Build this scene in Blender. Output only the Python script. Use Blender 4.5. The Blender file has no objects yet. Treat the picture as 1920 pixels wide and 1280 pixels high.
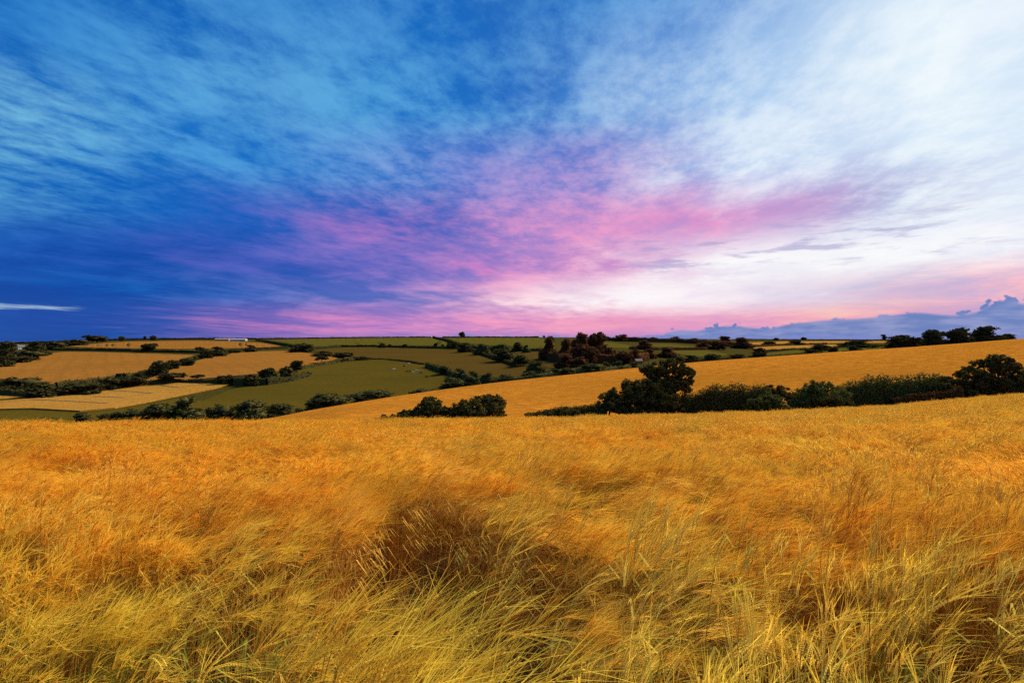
import bpy, math, random
import numpy as np
from mathutils import Vector
from mathutils.geometry import delaunay_2d_cdt

scene = bpy.context.scene
COL = scene.collection
rng = np.random.default_rng(7)
random.seed(7)
F = 960.0            # focal length in photograph pixels (1920 wide, about 18 mm)

# ------------------------------------------------------------------ camera
cam = bpy.data.cameras.new('camera'); cam.sensor_width = 36; cam.lens = 18.0
cam.clip_start = 0.05; cam.clip_end = 20000
camo = bpy.data.objects.new('camera', cam); COL.objects.link(camo)
camo.location = (0, 0, 0); camo.rotation_euler = (math.pi/2, 0, 0)
scene.camera = camo

# ------------------------------------------------------------------ exposure
scene.view_settings.view_transform = 'Standard'; scene.view_settings.look = 'None'
scene.view_settings.exposure = 0.65; scene.view_settings.gamma = 1.0
scene.render.engine = 'CYCLES'
scene.cycles.use_denoising = False
scene.cycles.max_bounces = 5; scene.cycles.diffuse_bounces = 5; scene.cycles.transmission_bounces = 5
scene.cycles.sample_clamp_indirect = 6
scene.cycles.use_adaptive_sampling = True; scene.cycles.adaptive_threshold = 0.022
scene.cycles.debug_use_spatial_splits = True

# ------------------------------------------------------------------ sun (low glow behind thin cloud, ahead and to the right)
SUN_AZ, SUN_EL = math.radians(48), math.radians(38)     # azimuth right of the view direction, elevation
sun = bpy.data.lights.new('sun', 'SUN'); sun.energy = 4.8; sun.angle = math.radians(25); sun.color = (1.0, 0.84, 0.62)
suno = bpy.data.objects.new('sun', sun); COL.objects.link(suno)
sd = Vector((math.sin(SUN_AZ)*math.cos(SUN_EL), math.cos(SUN_AZ)*math.cos(SUN_EL), math.sin(SUN_EL)))
suno.rotation_euler = sd.to_track_quat('Z', 'Y').to_euler()

# ------------------------------------------------------------------ world
def s2l(c):
    return tuple(((v/255)/12.92 if v/255 <= 0.04045 else ((v/255+0.055)/1.055)**2.4) for v in c)

world = bpy.data.worlds.new('World'); scene.world = world; world.use_nodes = True
world.cycles.sampling_method = 'MANUAL'; world.cycles.sample_map_resolution = 256
def build_world():
    nt = world.node_tree; N = nt.nodes; L = nt.links; N.clear()
    def val(s, v):
        if isinstance(v, (int, float)): s.default_value = v
        else: L.new(v, s)
    def M(op, a, b=0.0, c=0.0):
        n = N.new('ShaderNodeMath'); n.operation = op
        val(n.inputs[0], a); val(n.inputs[1], b); val(n.inputs[2], c)
        return n.outputs[0]
    def mapr(x, a, b, lo=0.0, hi=1.0, smooth=True):
        n = N.new('ShaderNodeMapRange'); n.interpolation_type = 'SMOOTHSTEP' if smooth else 'LINEAR'
        val(n.inputs[0], x); n.inputs[1].default_value = a; n.inputs[2].default_value = b
        n.inputs[3].default_value = lo; n.inputs[4].default_value = hi
        return n.outputs[0]
    def mix(f, a, b):
        n = N.new('ShaderNodeMix'); n.data_type = 'RGBA'
        val(n.inputs[0], f)
        for s, v in ((n.inputs[6], a), (n.inputs[7], b)):
            if isinstance(v, tuple): s.default_value = (*v, 1)
            else: L.new(v, s)
        return n.outputs[2]
    def noise(vec, scale, detail=6, rough=0.55, dist=0.0):
        n = N.new('ShaderNodeTexNoise'); L.new(vec, n.inputs['Vector'])
        n.inputs['Scale'].default_value = scale; n.inputs['Detail'].default_value = detail
        n.inputs['Roughness'].default_value = rough; n.inputs['Distortion'].default_value = dist
        return n.outputs[0]
    def comb(x, y, z=0.0):
        n = N.new('ShaderNodeCombineXYZ'); val(n.inputs[0], x); val(n.inputs[1], y); val(n.inputs[2], z)
        return n.outputs[0]
    tc = N.new('ShaderNodeTexCoord')
    sp = N.new('ShaderNodeSeparateXYZ'); L.new(tc.outputs['Generated'], sp.inputs[0])
    x, y, z = sp.outputs
    az = M('ARCTAN2', x, y)
    hyp = M('SQRT', M('ADD', M('MULTIPLY', x, x), M('MULTIPLY', y, y)))
    T = M('DIVIDE', z, M('MAXIMUM', hyp, 0.02))
    T = M('MINIMUM', M('MAXIMUM', T, -0.05), 4.0)
    # coordinates on a flat cloud layer overhead
    zz = M('ADD', M('MAXIMUM', z, 0.0), 0.035)
    cx = M('DIVIDE', x, zz); cy = M('DIVIDE', y, zz)
    # streaks run roughly towards the glow on the horizon
    rot = math.radians(-12)
    px_ = M('ADD', M('MULTIPLY', cx, math.cos(rot)), M('MULTIPLY', cy, math.sin(rot)))
    py_ = M('SUBTRACT', M('MULTIPLY', cy, math.cos(rot)), M('MULTIPLY', cx, math.sin(rot)))
    P = comb(px_, M('MULTIPLY', py_, 0.45))
    nb = noise(P, 0.9, 3, 0.5, 0.2)
    nm = noise(P, 2.1, 6, 0.60, 0.25)
    nf = noise(comb(px_, M('MULTIPLY', py_, 0.7), 3.7), 6.5, 6, 0.70, 0.0)
    # low, flat layers near the horizon
    A = comb(M('MULTIPLY', az, 6.0), M('DIVIDE', M('MULTIPLY', T, 46.0), M('ADD', 1.0, M('MULTIPLY', T, 3.0))), 1.3)
    nh = noise(A, 1.0, 6, 0.64, 0.3)
    low = mapr(T, 0.06, 0.30, 1.0, 0.0)
    n = M('ADD', M('ADD', M('MULTIPLY', nm, 0.40), M('MULTIPLY', nf, 0.34)), M('MULTIPLY', nb, 0.26))
    n = M('ADD', M('MULTIPLY', n, M('SUBTRACT', 1.0, M('MULTIPLY', low, 0.75))), M('MULTIPLY', nh, M('MULTIPLY', low, 0.75)))
    f = mapr(n, 0.40, 0.64)
    # wobble the broad colour zones so that they follow the cloud
    w1 = M('SUBTRACT', nb, 0.5); w2 = M('SUBTRACT', nm, 0.5)
    azw = M('ADD', az, M('ADD', M('MULTIPLY', w1, 0.16), M('MULTIPLY', w2, 0.26)))
    Tw = M('ADD', T, M('MULTIPLY', M('ADD', M('MULTIPLY', w2, 0.55), M('MULTIPLY', M('SUBTRACT', nh, 0.5), M('MULTIPLY', low, 0.28))), M('MINIMUM', M('ADD', M('MULTIPLY', T, 0.55), 0.008), 0.2)))
    t = M('DIVIDE', M('ADD', azw, math.pi), 2*math.pi)
    AZ = [-45, -34, -22, -11, 0, 11, 22, 34, 45]
    rows = [
     (0.00, [(25,75,160),(60,85,170),(140,112,190),(158,122,196),(180,135,198),(185,138,198),(190,145,205),(190,150,205),(170,150,205)],
            [(35,85,170),(75,92,176),(160,122,195),(190,135,200),(215,150,200),(215,150,200),(215,160,205),(225,165,205),(190,160,205)]),
     (0.035,[(18,72,162),(66,84,176),(138,108,192),(172,124,198),(205,138,198),(235,150,192),(222,155,200),(240,165,190),(180,158,205)],
            [(25,85,175),(92,98,184),(216,130,190),(232,146,198),(246,158,196),(252,170,192),(250,172,190),(255,196,180),(240,172,192)]),
     (0.08, [(6,70,162),(16,78,172),(62,96,184),(120,118,196),(205,165,212),(255,240,246),(240,228,242),(200,192,222),(196,172,212)],
            [(22,90,182),(42,104,192),(120,124,202),(186,146,208),(250,205,222),(255,255,255),(255,245,250),(225,200,222),(255,190,200)]),
     (0.14, [(6,76,170),(16,76,172),(50,84,182),(106,104,194),(158,126,202),(212,156,208),(238,230,244),(244,246,252),(226,232,247)],
            [(32,104,194),(64,92,190),(110,108,200),(170,128,206),(236,148,202),(255,210,228),(255,255,255),(255,255,255),(250,250,255)]),
     (0.22, [(4,98,188),(10,94,188),(26,92,188),(78,100,192),(140,124,204),(186,142,208),(196,150,210),(178,178,220),(214,228,248)],
            [(96,176,222),(58,118,204),(120,112,200),(184,124,200),(232,152,204),(246,160,204),(242,164,208),(236,236,250),(242,250,255)]),
     (0.32, [(6,108,194),(10,108,196),(18,108,198),(48,112,200),(84,118,206),(118,140,212),(172,194,236),(206,226,248),(210,230,249)],
            [(126,196,228),(88,166,222),(92,160,222),(138,166,226),(178,156,218),(214,180,226),(228,236,251),(238,247,255),(234,246,255)]),
     (0.45, [(4,96,184),(6,100,190),(10,104,194),(18,110,198),(44,112,198),(84,142,214),(150,190,236),(206,228,248),(210,231,249)],
            [(48,132,208),(84,164,222),(92,168,222),(92,172,226),(116,180,230),(164,200,238),(210,230,249),(234,246,255),(236,246,255)]),
     (0.68, [(6,86,172),(8,92,178),(10,98,186),(16,104,192),(30,104,190),(44,114,198),(80,138,212),(160,196,236),(196,221,245)],
            [(40,120,200),(52,132,206),(62,142,212),(84,158,222),(84,160,222),(104,168,226),(140,186,234),(206,226,248),(222,238,252)]),
     (1.7,  [(40,105,186)]*9, [(110,165,220)]*9)]
    back_d, back_l = (44, 104, 184), (100, 158, 216)
    def ramp(cols, back):
        r = N.new('ShaderNodeValToRGB'); cr = r.color_ramp; cr.interpolation = 'CARDINAL'
        st = [(-179.9, back), (-95, tuple(0.5*(p+q) for p, q in zip(cols[0], back)))]
        st += list(zip(AZ, cols))
        st += [(95, tuple(0.5*(p+q) for p, q in zip(cols[-1], back))), (179.9, back)]
        while len(cr.elements) < len(st): cr.elements.new(0.5)
        for e, (a, c) in zip(cr.elements, st):
            e.position = (a+180)/360; e.color = (*s2l(c), 1)
        L.new(t, r.inputs[0]); return r.outputs[0]
    cd = cl = None
    prev = None
    for Tr, d, l in rows:
        rd, rl = ramp(d, back_d), ramp(l, back_l)
        if cd is None: cd, cl = rd, rl
        else:
            k = mapr(Tw, prev, Tr); cd = mix(k, cd, rd); cl = mix(k, cl, rl)
        prev = Tr
    col = mix(f, cd, cl)
    # fine ripples
    rip = mapr(nf, 0.35, 0.68, 0.0, 1.0)
    col = mix(M('MULTIPLY', rip, M('MULTIPLY', mapr(T, 0.1, 0.3), 0.22)), col, cl)
    # small detached grey-violet clouds in the clear strip ahead on the right
    na = noise(comb(M('MULTIPLY', az, 9.0), M('MULTIPLY', T, 60.0), 5.1), 1.0, 4, 0.62, 0.0)
    zone = M('MULTIPLY', M('MULTIPLY', mapr(T, 0.11, 0.14), mapr(T, 0.24, 0.17)), M('MULTIPLY', mapr(az, 0.12, 0.3), mapr(az, 0.85, 0.65)))
    col = mix(M('MULTIPLY', M('MULTIPLY', mapr(na, 0.50, 0.66), zone), 0.6), col, s2l((158,152,206)))
    # a thin bright streak low on the far left
    st = M('MULTIPLY', M('MULTIPLY', mapr(az, -0.69, -0.735), mapr(az, -0.95, -0.85)), mapr(M('ABSOLUTE', M('SUBTRACT', T, M('ADD', 0.049, M('MULTIPLY', w2, 0.02)))), 0.004, 0.0005))
    col = mix(M('MULTIPLY', st, 0.55), col, s2l((190,220,236)))
    # cumulus bank along the horizon on the right
    pts = [(1230,622),(1262,602),(1300,606),(1340,600),(1365,594),(1400,597),(1440,608),(1520,598),(1560,594),(1620,592),(1700,582),(1790,573),(1838,566),(1850,545),(1868,540),(1890,552),(1925,549),(2050,560),(2300,590),(2700,612)]
    def h_ramp():
        r = N.new('ShaderNodeValToRGB'); cr = r.color_ramp; cr.interpolation = 'LINEAR'
        st = [(0.0, 0.0), (0.5, 0.0)]
        for p, q in pts:
            a = math.atan((p-960)/F); st.append(((a+math.pi)/(2*math.pi), (640-q)/F*math.cos(a)*8))
        st.append((0.95, 0.0))
        while len(cr.elements) < len(st): cr.elements.new(0.5)
        for e, (p, v) in zip(cr.elements, st): e.position = p; e.color = (v, v, v, 1)
        L.new(M('DIVIDE', M('ADD', az, math.pi), 2*math.pi), r.inputs[0])
        return M('DIVIDE', r.outputs[0], 8.0)
    h = h_ramp()
    bump = noise(comb(M('MULTIPLY', az, 30.0), M('MULTIPLY', T, 40.0), 2.0), 1.0, 4, 0.6)
    vo = N.new('ShaderNodeTexVoronoi'); vo.feature = 'SMOOTH_F1'; vo.inputs['Scale'].default_value = 1.0; vo.inputs['Smoothness'].default_value = 0.3
    vo.inputs['Detail'].default_value = 2.0; vo.inputs['Roughness'].default_value = 0.6
    L.new(comb(M('ADD', M('MULTIPLY', az, 46.0), bump), M('ADD', M('MULTIPLY', T, 46.0), bump), 0.3), vo.inputs['Vector'])
    billow = M('SUBTRACT', 0.55, M('MINIMUM', vo.outputs['Distance'], 0.9))
    puffy = M('ADD', 0.25, M('ADD', mapr(az, 0.50, 0.42), mapr(az, 0.66, 0.72)))
    h = M('ADD', h, M('MULTIPLY', M('MULTIPLY', billow, puffy), M('MULTIPLY', mapr(h, 0.0, 0.03), 0.030)))
    bank = mapr(M('SUBTRACT', h, T), -0.001, 0.0045)
    tex = noise(comb(M('MULTIPLY', az, 14.0), M('MULTIPLY', T, 60.0), 8.0), 1.0, 3, 0.55)
    bankcol = mix(mapr(tex, 0.35, 0.65), s2l((88,124,190)), s2l((138,152,204)))
    col = mix(M('MULTIPLY', bank, 0.95), col, bankcol)
    # the far blue strip of cloud low in the middle
    h2 = M('ADD', 0.010, M('MULTIPLY', M('SUBTRACT', noise(comb(M('MULTIPLY', az, 16.0), 0.0, 4.0), 1.0, 5, 0.6), 0.45), 0.045))
    k2 = M('MULTIPLY', mapr(M('SUBTRACT', h2, T), 0.0, 0.003), M('MULTIPLY', mapr(az, -0.2, -0.08), 0.7))
    col = mix(k2, col, s2l((122,138,206)))
    sky = N.new('ShaderNodeTexSky'); sky.sky_type = 'NISHITA'; sky.sun_disc = False
    sky.sun_elevation = SUN_EL; sky.sun_rotation = SUN_AZ
    vs = N.new('ShaderNodeVectorMath'); vs.operation = 'SCALE'; L.new(sky.outputs[0], vs.inputs[0]); vs.inputs['Scale'].default_value = 0.05
    col = mix(0.96, vs.outputs[0], col)
    bg = N.new('ShaderNodeBackground'); L.new(col, bg.inputs[0]); bg.inputs[1].default_value = 0.638
    out = N.new('ShaderNodeOutputWorld'); L.new(bg.outputs[0], out.inputs[0])
build_world()

# ------------------------------------------------------------------ materials
def new_mat(name):
    m = bpy.data.materials.new(name); m.use_nodes = True
    nt = m.node_tree; nt.nodes.clear()
    out = nt.nodes.new('ShaderNodeOutputMaterial')
    return m, nt, nt.nodes, nt.links, out

def noise_node(N, L, vec, scale, detail=4, rough=0.55, dist=0.0):
    n = N.new('ShaderNodeTexNoise'); L.new(vec, n.inputs['Vector'])
    n.inputs['Scale'].default_value = scale; n.inputs['Detail'].default_value = detail
    n.inputs['Roughness'].default_value = rough; n.inputs['Distortion'].default_value = dist
    return n.outputs[0]

def ramp_node(N, L, fac, stops):
    r = N.new('ShaderNodeValToRGB'); cr = r.color_ramp
    while len(cr.elements) < len(stops): cr.elements.new(0.5)
    for e, (p, c) in zip(cr.elements, stops): e.position = p; e.color = (*c, 1)
    L.new(fac, r.inputs[0]); return r.outputs[0]

def mixc(N, L, f, a, b, mode='MIX'):
    n = N.new('ShaderNodeMix'); n.data_type = 'RGBA'; n.blend_type = mode
    for s, v in ((n.inputs[0], f), (n.inputs[6], a), (n.inputs[7], b)):
        if isinstance(v, (int, float)): s.default_value = v
        elif isinstance(v, tuple): s.default_value = (*v, 1)
        else: L.new(v, s)
    return n.outputs[2]

def field_mat(name, c1, c2, c3, scale=0.03, stretch=(1, 1, 1), rotz=0.0, grain=1.5, bump=0.6, rows=None):
    """crop or pasture: broad patches (c1..c2), fine grain towards c3, optional drill rows"""
    m, nt, N, L, out = new_mat(name)
    tc = N.new('ShaderNodeTexCoord'); mp = N.new('ShaderNodeMapping'); L.new(tc.outputs['Object'], mp.inputs[0])
    mp.inputs['Rotation'].default_value[2] = rotz; mp.inputs['Scale'].default_value = stretch
    v = mp.outputs[0]
    a = noise_node(N, L, v, scale, 5, 0.6, 0.4)
    col = ramp_node(N, L, a, [(0.32, c1), (0.68, c2)])
    g = noise_node(N, L, v, grain, 4, 0.7)
    gm = ramp_node(N, L, g, [(0.40, (1, 1, 1)), (0.62, (0, 0, 0))])
    col = mixc(N, L, gm, col, c3)
    hgt = g
    if rows:
        w = N.new('ShaderNodeTexWave'); w.wave_type = 'BANDS'; w.bands_direction = 'Y'
        mp2 = N.new('ShaderNodeMapping'); L.new(tc.outputs['Object'], mp2.inputs[0]); mp2.inputs['Rotation'].default_value[2] = rows[1]
        L.new(mp2.outputs[0], w.inputs['Vector']); w.inputs['Scale'].default_value = rows[0]
        w.inputs['Distortion'].default_value = rows[2]; w.inputs['Detail'].default_value = 3; w.inputs['Detail Scale'].default_value = 0.6
        rm = ramp_node(N, L, w.outputs['Fac'], [(0.0, (1, 1, 1)), (0.35, (0, 0, 0))])
        mm = N.new('ShaderNodeMath'); mm.operation = 'MULTIPLY'; L.new(rm, mm.inputs[0]); mm.inputs[1].default_value = rows[3]
        col = mixc(N, L, mm.outputs[0], col, c3)
    b = N.new('ShaderNodeBump'); L.new(hgt, b.inputs['Height']); b.inputs['Strength'].default_value = bump; b.inputs['Distance'].default_value = 0.5
    p = N.new('ShaderNodeBsdfPrincipled'); L.new(col, p.inputs['Base Color']); p.inputs['Roughness'].default_value = 0.95
    p.inputs['Specular IOR Level'].default_value = 0.0
    L.new(b.outputs[0], p.inputs['Normal']); L.new(p.outputs[0], out.inputs[0])
    return m

def leaf_mat(name, c1, c2, trans=0.25):
    m, nt, N, L, out = new_mat(name)
    geo = N.new('ShaderNodeNewGeometry')
    tc = N.new('ShaderNodeTexCoord')
    a = noise_node(N, L, tc.outputs['Object'], 0.7, 3, 0.6)
    r = N.new('ShaderNodeMath'); r.operation = 'ADD'; L.new(geo.outputs['Random Per Island'], r.inputs[0]); L.new(a, r.inputs[1])
    h = N.new('ShaderNodeMath'); h.operation = 'MULTIPLY'; L.new(r.outputs[0], h.inputs[0]); h.inputs[1].default_value = 0.5
    col = ramp_node(N, L, h.outputs[0], [(0.2, c1), (0.8, c2)])
    d = N.new('ShaderNodeBsdfDiffuse'); L.new(col, d.inputs[0])
    t = N.new('ShaderNodeBsdfTranslucent'); L.new(col, t.inputs[0])
    mx = N.new('ShaderNodeMixShader'); mx.inputs[0].default_value = trans
    L.new(d.outputs[0], mx.inputs[1]); L.new(t.outputs[0], mx.inputs[2]); L.new(mx.outputs[0], out.inputs[0])
    return m

def plain_mat(name, c1, c2, scale=2.0, rough=0.8, spec=0.3):
    m, nt, N, L, out = new_mat(name)
    tc = N.new('ShaderNodeTexCoord')
    a = noise_node(N, L, tc.outputs['Object'], scale, 5, 0.6)
    col = ramp_node(N, L, a, [(0.3, c1), (0.7, c2)])
    p = N.new('ShaderNodeBsdfPrincipled'); L.new(col, p.inputs['Base Color']); p.inputs['Roughness'].default_value = rough
    p.inputs['Specular IOR Level'].default_value = spec
    L.new(p.outputs[0], out.inputs[0]); return m

MAT = {}
MAT['soil'] = field_mat('soil', (0.10, 0.055, 0.02), (0.15, 0.085, 0.03), (0.05, 0.03, 0.012), 0.5, grain=9, bump=0.8)
MAT['land'] = field_mat('rough_pasture', (0.0513, 0.0415, 0.0074), (0.0758, 0.0562, 0.0110), (0.0366, 0.0293, 0.0074), 0.012, grain=0.5)
MAT['crop_slope'] = field_mat('ripe_barley_slope', (0.3750, 0.1562, 0.0150), (0.5750, 0.2188, 0.0225), (0.2750, 0.1000, 0.0100), 0.028, (0.30, 1.3, 1), 0.12, 1.1, 0.8, rows=(0.075, -0.06, 9.0, 0.42))
MAT['crop_far'] = field_mat('far_ripe_crop', (0.2484, 0.1035, 0.0166), (0.3105, 0.1380, 0.0248), (0.1794, 0.0759, 0.0138), 0.012, (1, 1.2, 1), 0.4, 0.55, 0.6, rows=(0.02, 0.9, 4.0, 0.35))
MAT['crop_pale'] = field_mat('pale_ripe_crop', (0.3220, 0.1609, 0.0258), (0.3864, 0.2061, 0.0386), (0.2318, 0.1095, 0.0180), 0.015, (1, 1.2, 1), 0.2, 0.6, 0.6)
MAT['pasture'] = field_mat('grazed_pasture', (0.0690, 0.0524, 0.0069), (0.1022, 0.0662, 0.0083), (0.0553, 0.0428, 0.0069), 0.012, (1, 2.2, 1), 0.35, 0.45, 0.5)
MAT['pasture_brown'] = field_mat('brownish_pasture', (0.0730, 0.0451, 0.0080), (0.0982, 0.0598, 0.0106), (0.0558, 0.0346, 0.0080), 0.012, (1, 2, 1), 0.2, 0.4, 0.5)
MAT['pasture_bright'] = field_mat('green_ley', (0.0758, 0.0660, 0.0097), (0.1038, 0.0855, 0.0134), (0.0635, 0.0550, 0.0086), 0.01, (1, 2, 1), 0.2, 0.3, 0.4)
MAT['tramline'] = plain_mat('tramline_soil', (0.055, 0.032, 0.010), (0.085, 0.05, 0.014), 0.5)
MAT['leaf_near'] = leaf_mat('hedge_tree_leaves', (0.0499, 0.0416, 0.0125), (0.1456, 0.1165, 0.0270))
MAT['leaf_green'] = leaf_mat('ash_green_leaves', (0.0583, 0.0680, 0.0162), (0.1540, 0.1458, 0.0356))
MAT['leaf_far'] = leaf_mat('far_tree_leaves', (0.0272, 0.0272, 0.0119), (0.0782, 0.0680, 0.0221), 0.15)
MAT['leaf_mid'] = leaf_mat('valley_tree_leaves', (0.0422, 0.0440, 0.0158), (0.1162, 0.1021, 0.0299), 0.15)
MAT['leaf_flare_red'] = leaf_mat('flare_tinted_leaves', (0.0688, 0.0275, 0.0125), (0.1625, 0.0688, 0.0250), 0.2)  # red of the lens flare around the wood, put into the leaf colour
MAT['leaf_rust'] = leaf_mat('russet_scrub_leaves', (0.0900, 0.0420, 0.0144), (0.1800, 0.0900, 0.0264), 0.25)
MAT['bark'] = plain_mat('bark', (0.05, 0.035, 0.02), (0.09, 0.065, 0.04), 6.0)
MAT['render_white'] = plain_mat('white_render', (0.70, 0.68, 0.62), (0.80, 0.78, 0.72), 0.8)
MAT['slate'] = plain_mat('slate_roof', (0.12, 0.12, 0.13), (0.2, 0.19, 0.19), 1.5)
MAT['tan_sheet'] = plain_mat('tan_sheeting', (0.30, 0.23, 0.15), (0.38, 0.29, 0.19), 0.6)
MAT['polythene'] = plain_mat('polythene', (0.36, 0.34, 0.34), (0.44, 0.42, 0.42), 0.6, 0.5, 0.3)
MAT['glass_dark'] = plain_mat('dark_pane', (0.03, 0.03, 0.035), (0.05, 0.05, 0.055), 1.0, 0.2, 0.5)
MAT['brick_brown'] = plain_mat('brown_wall', (0.22, 0.12, 0.07), (0.30, 0.17, 0.10), 2.0)
MAT['hide_black'] = plain_mat('black_hide', (0.02, 0.015, 0.012), (0.04, 0.03, 0.025), 2.0)
MAT['hide_cream'] = plain_mat('cream_hide', (0.60, 0.52, 0.42), (0.72, 0.66, 0.56), 2.0)

# ------------------------------------------------------------------ terrain: a height field of hills read off the photograph
def pchip(x, y, xi):
    x = np.asarray(x, float); y = np.asarray(y, float); xi = np.asarray(xi, float)
    h = np.diff(x); d = np.diff(y)/h; m = np.zeros_like(x)
    for k in range(1, len(x)-1):
        if d[k-1]*d[k] > 0:
            w1 = 2*h[k]+h[k-1]; w2 = h[k]+2*h[k-1]; m[k] = (w1+w2)/(w1/d[k-1]+w2/d[k])
    m[0] = d[0]; m[-1] = d[-1]
    i = np.clip(np.searchsorted(x, xi)-1, 0, len(x)-2)
    t = (xi-x[i])/h[i]; t = np.clip(t, 0, 1)
    return (y[i]*(2*t**3-3*t**2+1) + h[i]*m[i]*(t**3-2*t**2+t) + y[i+1]*(-2*t**3+3*t**2) + h[i]*m[i+1]*(t**3-t**2))

CROP_H = 0.85
CAN = 0.80           # the camera stands this far above the ears at its feet
PXS = np.arange(-1100, 3001, 20.0)
YS = np.geomspace(4, 9000, 700)
def col_of(tab, px): a = np.array(tab, float); return pchip(a[:, 0], a[:, 1], px)
SLOPE = [(-2.2, .126), (-1, .134), (0, .135), (.35, .130), (.67, .120), (1.0, .095), (2.2, .053)]
def slope_of(u): return col_of(SLOPE, u)
CREST = [(-1100, 27), (0, 28), (480, 34), (960, 48), (1300, 60), (1600, 67), (1920, 72), (3000, 80)]
CRY = [(-1100, 800), (0, 797), (480, 792), (700, 788), (960, 786), (1300, 778), (1600, 768), (1920, 745), (3000, 690)]
CC_Y = [(-1100, 125), (0, 130), (490, 138), (750, 160), (950, 180), (1100, 195), (1300, 205), (1500, 214), (1660, 220), (1920, 226), (3000, 240)]
CC_P = [(-1100, 850), (0, 828), (250, 812), (490, 792), (560, 778), (650, 762), (750, 746), (850, 732), (950, 719), (1100, 703), (1300, 683), (1500, 668), (1660, 657), (1800, 647), (1920, 638), (2300, 622), (3000, 606)]
MUL = [(-1100, 1.0), (650, 1.0), (950, .9), (1060, .8), (1200, .82), (1400, .9), (1700, 1.0), (3000, 1.0)]
HOR = [(-1100, 650), (0, 645), (130, 641), (250, 637), (400, 635), (600, 633.5), (800, 632), (1000, 632), (1150, 633), (1300, 635), (1450, 636.5), (1700, 637), (2200, 636), (3000, 636)]
DK = [(790, 230), (760, 290), (740, 340), (720, 390), (700, 455), (680, 560), (660, 740), (650, 880), (642, 1080), (636, 1400), (632, 1700)]
def zof(py, Y): return -(py-640)/F*Y
TAB = np.zeros((len(PXS), len(YS)))
DIPY = np.zeros(len(PXS)); CCY = np.zeros(len(PXS))
for i, px in enumerate(PXS):
    u = (px-960)/F
    s = float(slope_of(min(max(u, -2.2), 2.2)))
    yc = float(col_of(CREST, px)); cp = float(col_of(CRY, px)); ccy = float(col_of(CC_Y, px)); ccp = float(col_of(CC_P, px))
    mu = float(col_of(MUL, px)); hor = float(col_of(HOR, px))
    k = [(4, -CAN-CROP_H-s*4), (10, -CAN-CROP_H-s*10), (yc*.55, -CAN-CROP_H-s*yc*.55), (yc, -CAN-CROP_H-s*yc)]
    k += [(82, zof(cp+18, 82)), (98, zof(cp+9 if px > 600 else cp+22, 98)), (ccy, zof(ccp, ccy)), (ccy*1.09, zof(ccp+4, ccy*1.09)), (ccy*1.32, min(-33.0, zof(ccp+20, ccy*1.32)))]
    DIPY[i] = ccy*1.32; CCY[i] = ccy
    for p, Y in DK:
        if Y*mu < ccy*1.32+25: continue
        p2 = p if p > 690 else hor + (p-632)*(690-hor)/(690-632)
        k.append((Y*mu, zof(p2, Y*mu)))
    zt = k[-1][1]
    k += [(1950*mu, zt-4), (2600, zt-30), (9000, -60)]
    k = np.array(k); TAB[i] = pchip(k[:, 0], k[:, 1], YS)
# gentle smoothing across neighbouring columns
for _ in range(3):
    TAB[1:-1] = 0.25*TAB[:-2]+0.5*TAB[1:-1]+0.25*TAB[2:]
LOGY = np.log(YS)
def Hgt(X, Y):
    X = np.asarray(X, float); Y = np.asarray(Y, float)
    px = 960+F*X/np.maximum(Y, 10)
    fi = np.clip((px-PXS[0])/20.0, 0, len(PXS)-1.001); i = fi.astype(int); a = fi-i
    ly = np.log(np.clip(Y, 4, 8999)); fj = np.clip((ly-LOGY[0])/(LOGY[1]-LOGY[0]), 0, len(YS)-1.001); j = fj.astype(int); b = fj-j
    z = (TAB[i, j]*(1-a)*(1-b)+TAB[i+1, j]*a*(1-b)+TAB[i, j+1]*(1-a)*b+TAB[i+1, j+1]*a*b)
    u = np.clip(X/np.maximum(Y, 10), -2.2, 2.2)
    near = -CAN-CROP_H-slope_of(u)*Y
    w = np.clip((Y-10)/4, 0, 1)
    und = 0.05*np.sin(X*1.1+0.4*Y)*np.sin(Y*0.7+1.3)*np.clip((60-Y)/40, 0, 1)
    return near*(1-w)+z*w+und

def pick(px, py, region='D'):
    """the visible ground point behind a pixel, on the hills (D) or on the near slope (C)"""
    fi = min(max((px-PXS[0])/20.0, 0), len(PXS)-1.001); i = int(fi); a = fi-i
    z = TAB[i]*(1-a)+TAB[i+1]*a
    dip = DIPY[i]; cc = CCY[i]*(1-a)+CCY[i+1]*a
    m = (YS > dip) & (YS < 1720) if region == 'D' else (YS > 90) & (YS < cc)
    Y = YS[m]; p = np.minimum.accumulate(640-F*z[m]/Y)
    p = p - np.arange(len(p))*1e-6
    y = float(np.interp(-py, -p, Y))
    x = (px-960)/F*y
    return Vector((x, y, float(Hgt(x, y))))

def link(name, mesh, parent=None, **props):
    o = bpy.data.objects.new(name, mesh); COL.objects.link(o)
    if parent is not None: o.parent = parent
    for k, v in props.items(): o[k] = v
    return o

def mesh_np(name, V, Fc, mat, smooth=False, mats=None):
    """V (n,3); Fc (m,k) of one face size, or a list of faces"""
    me = bpy.data.meshes.new(name)
    if isinstance(Fc, np.ndarray):
        k = Fc.shape[1]; me.vertices.add(len(V)); me.vertices.foreach_set('co', np.asarray(V, np.float32).ravel())
        me.loops.add(Fc.size); me.loops.foreach_set('vertex_index', Fc.astype(np.int32).ravel())
        me.polygons.add(len(Fc)); me.polygons.foreach_set('loop_start', np.arange(0, Fc.size, k, dtype=np.int32))
        me.polygons.foreach_set('loop_total', np.full(len(Fc), k, np.int32))
        me.update(calc_edges=True)
    else:
        me.from_pydata([tuple(v) for v in V], [], Fc); me.update()
    for mm in (mat if isinstance(mat, list) else [mat]): me.materials.append(mm)
    if smooth: me.polygons.foreach_set('use_smooth', np.ones(len(me.polygons), bool))
    me.validate()
    return me

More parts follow.
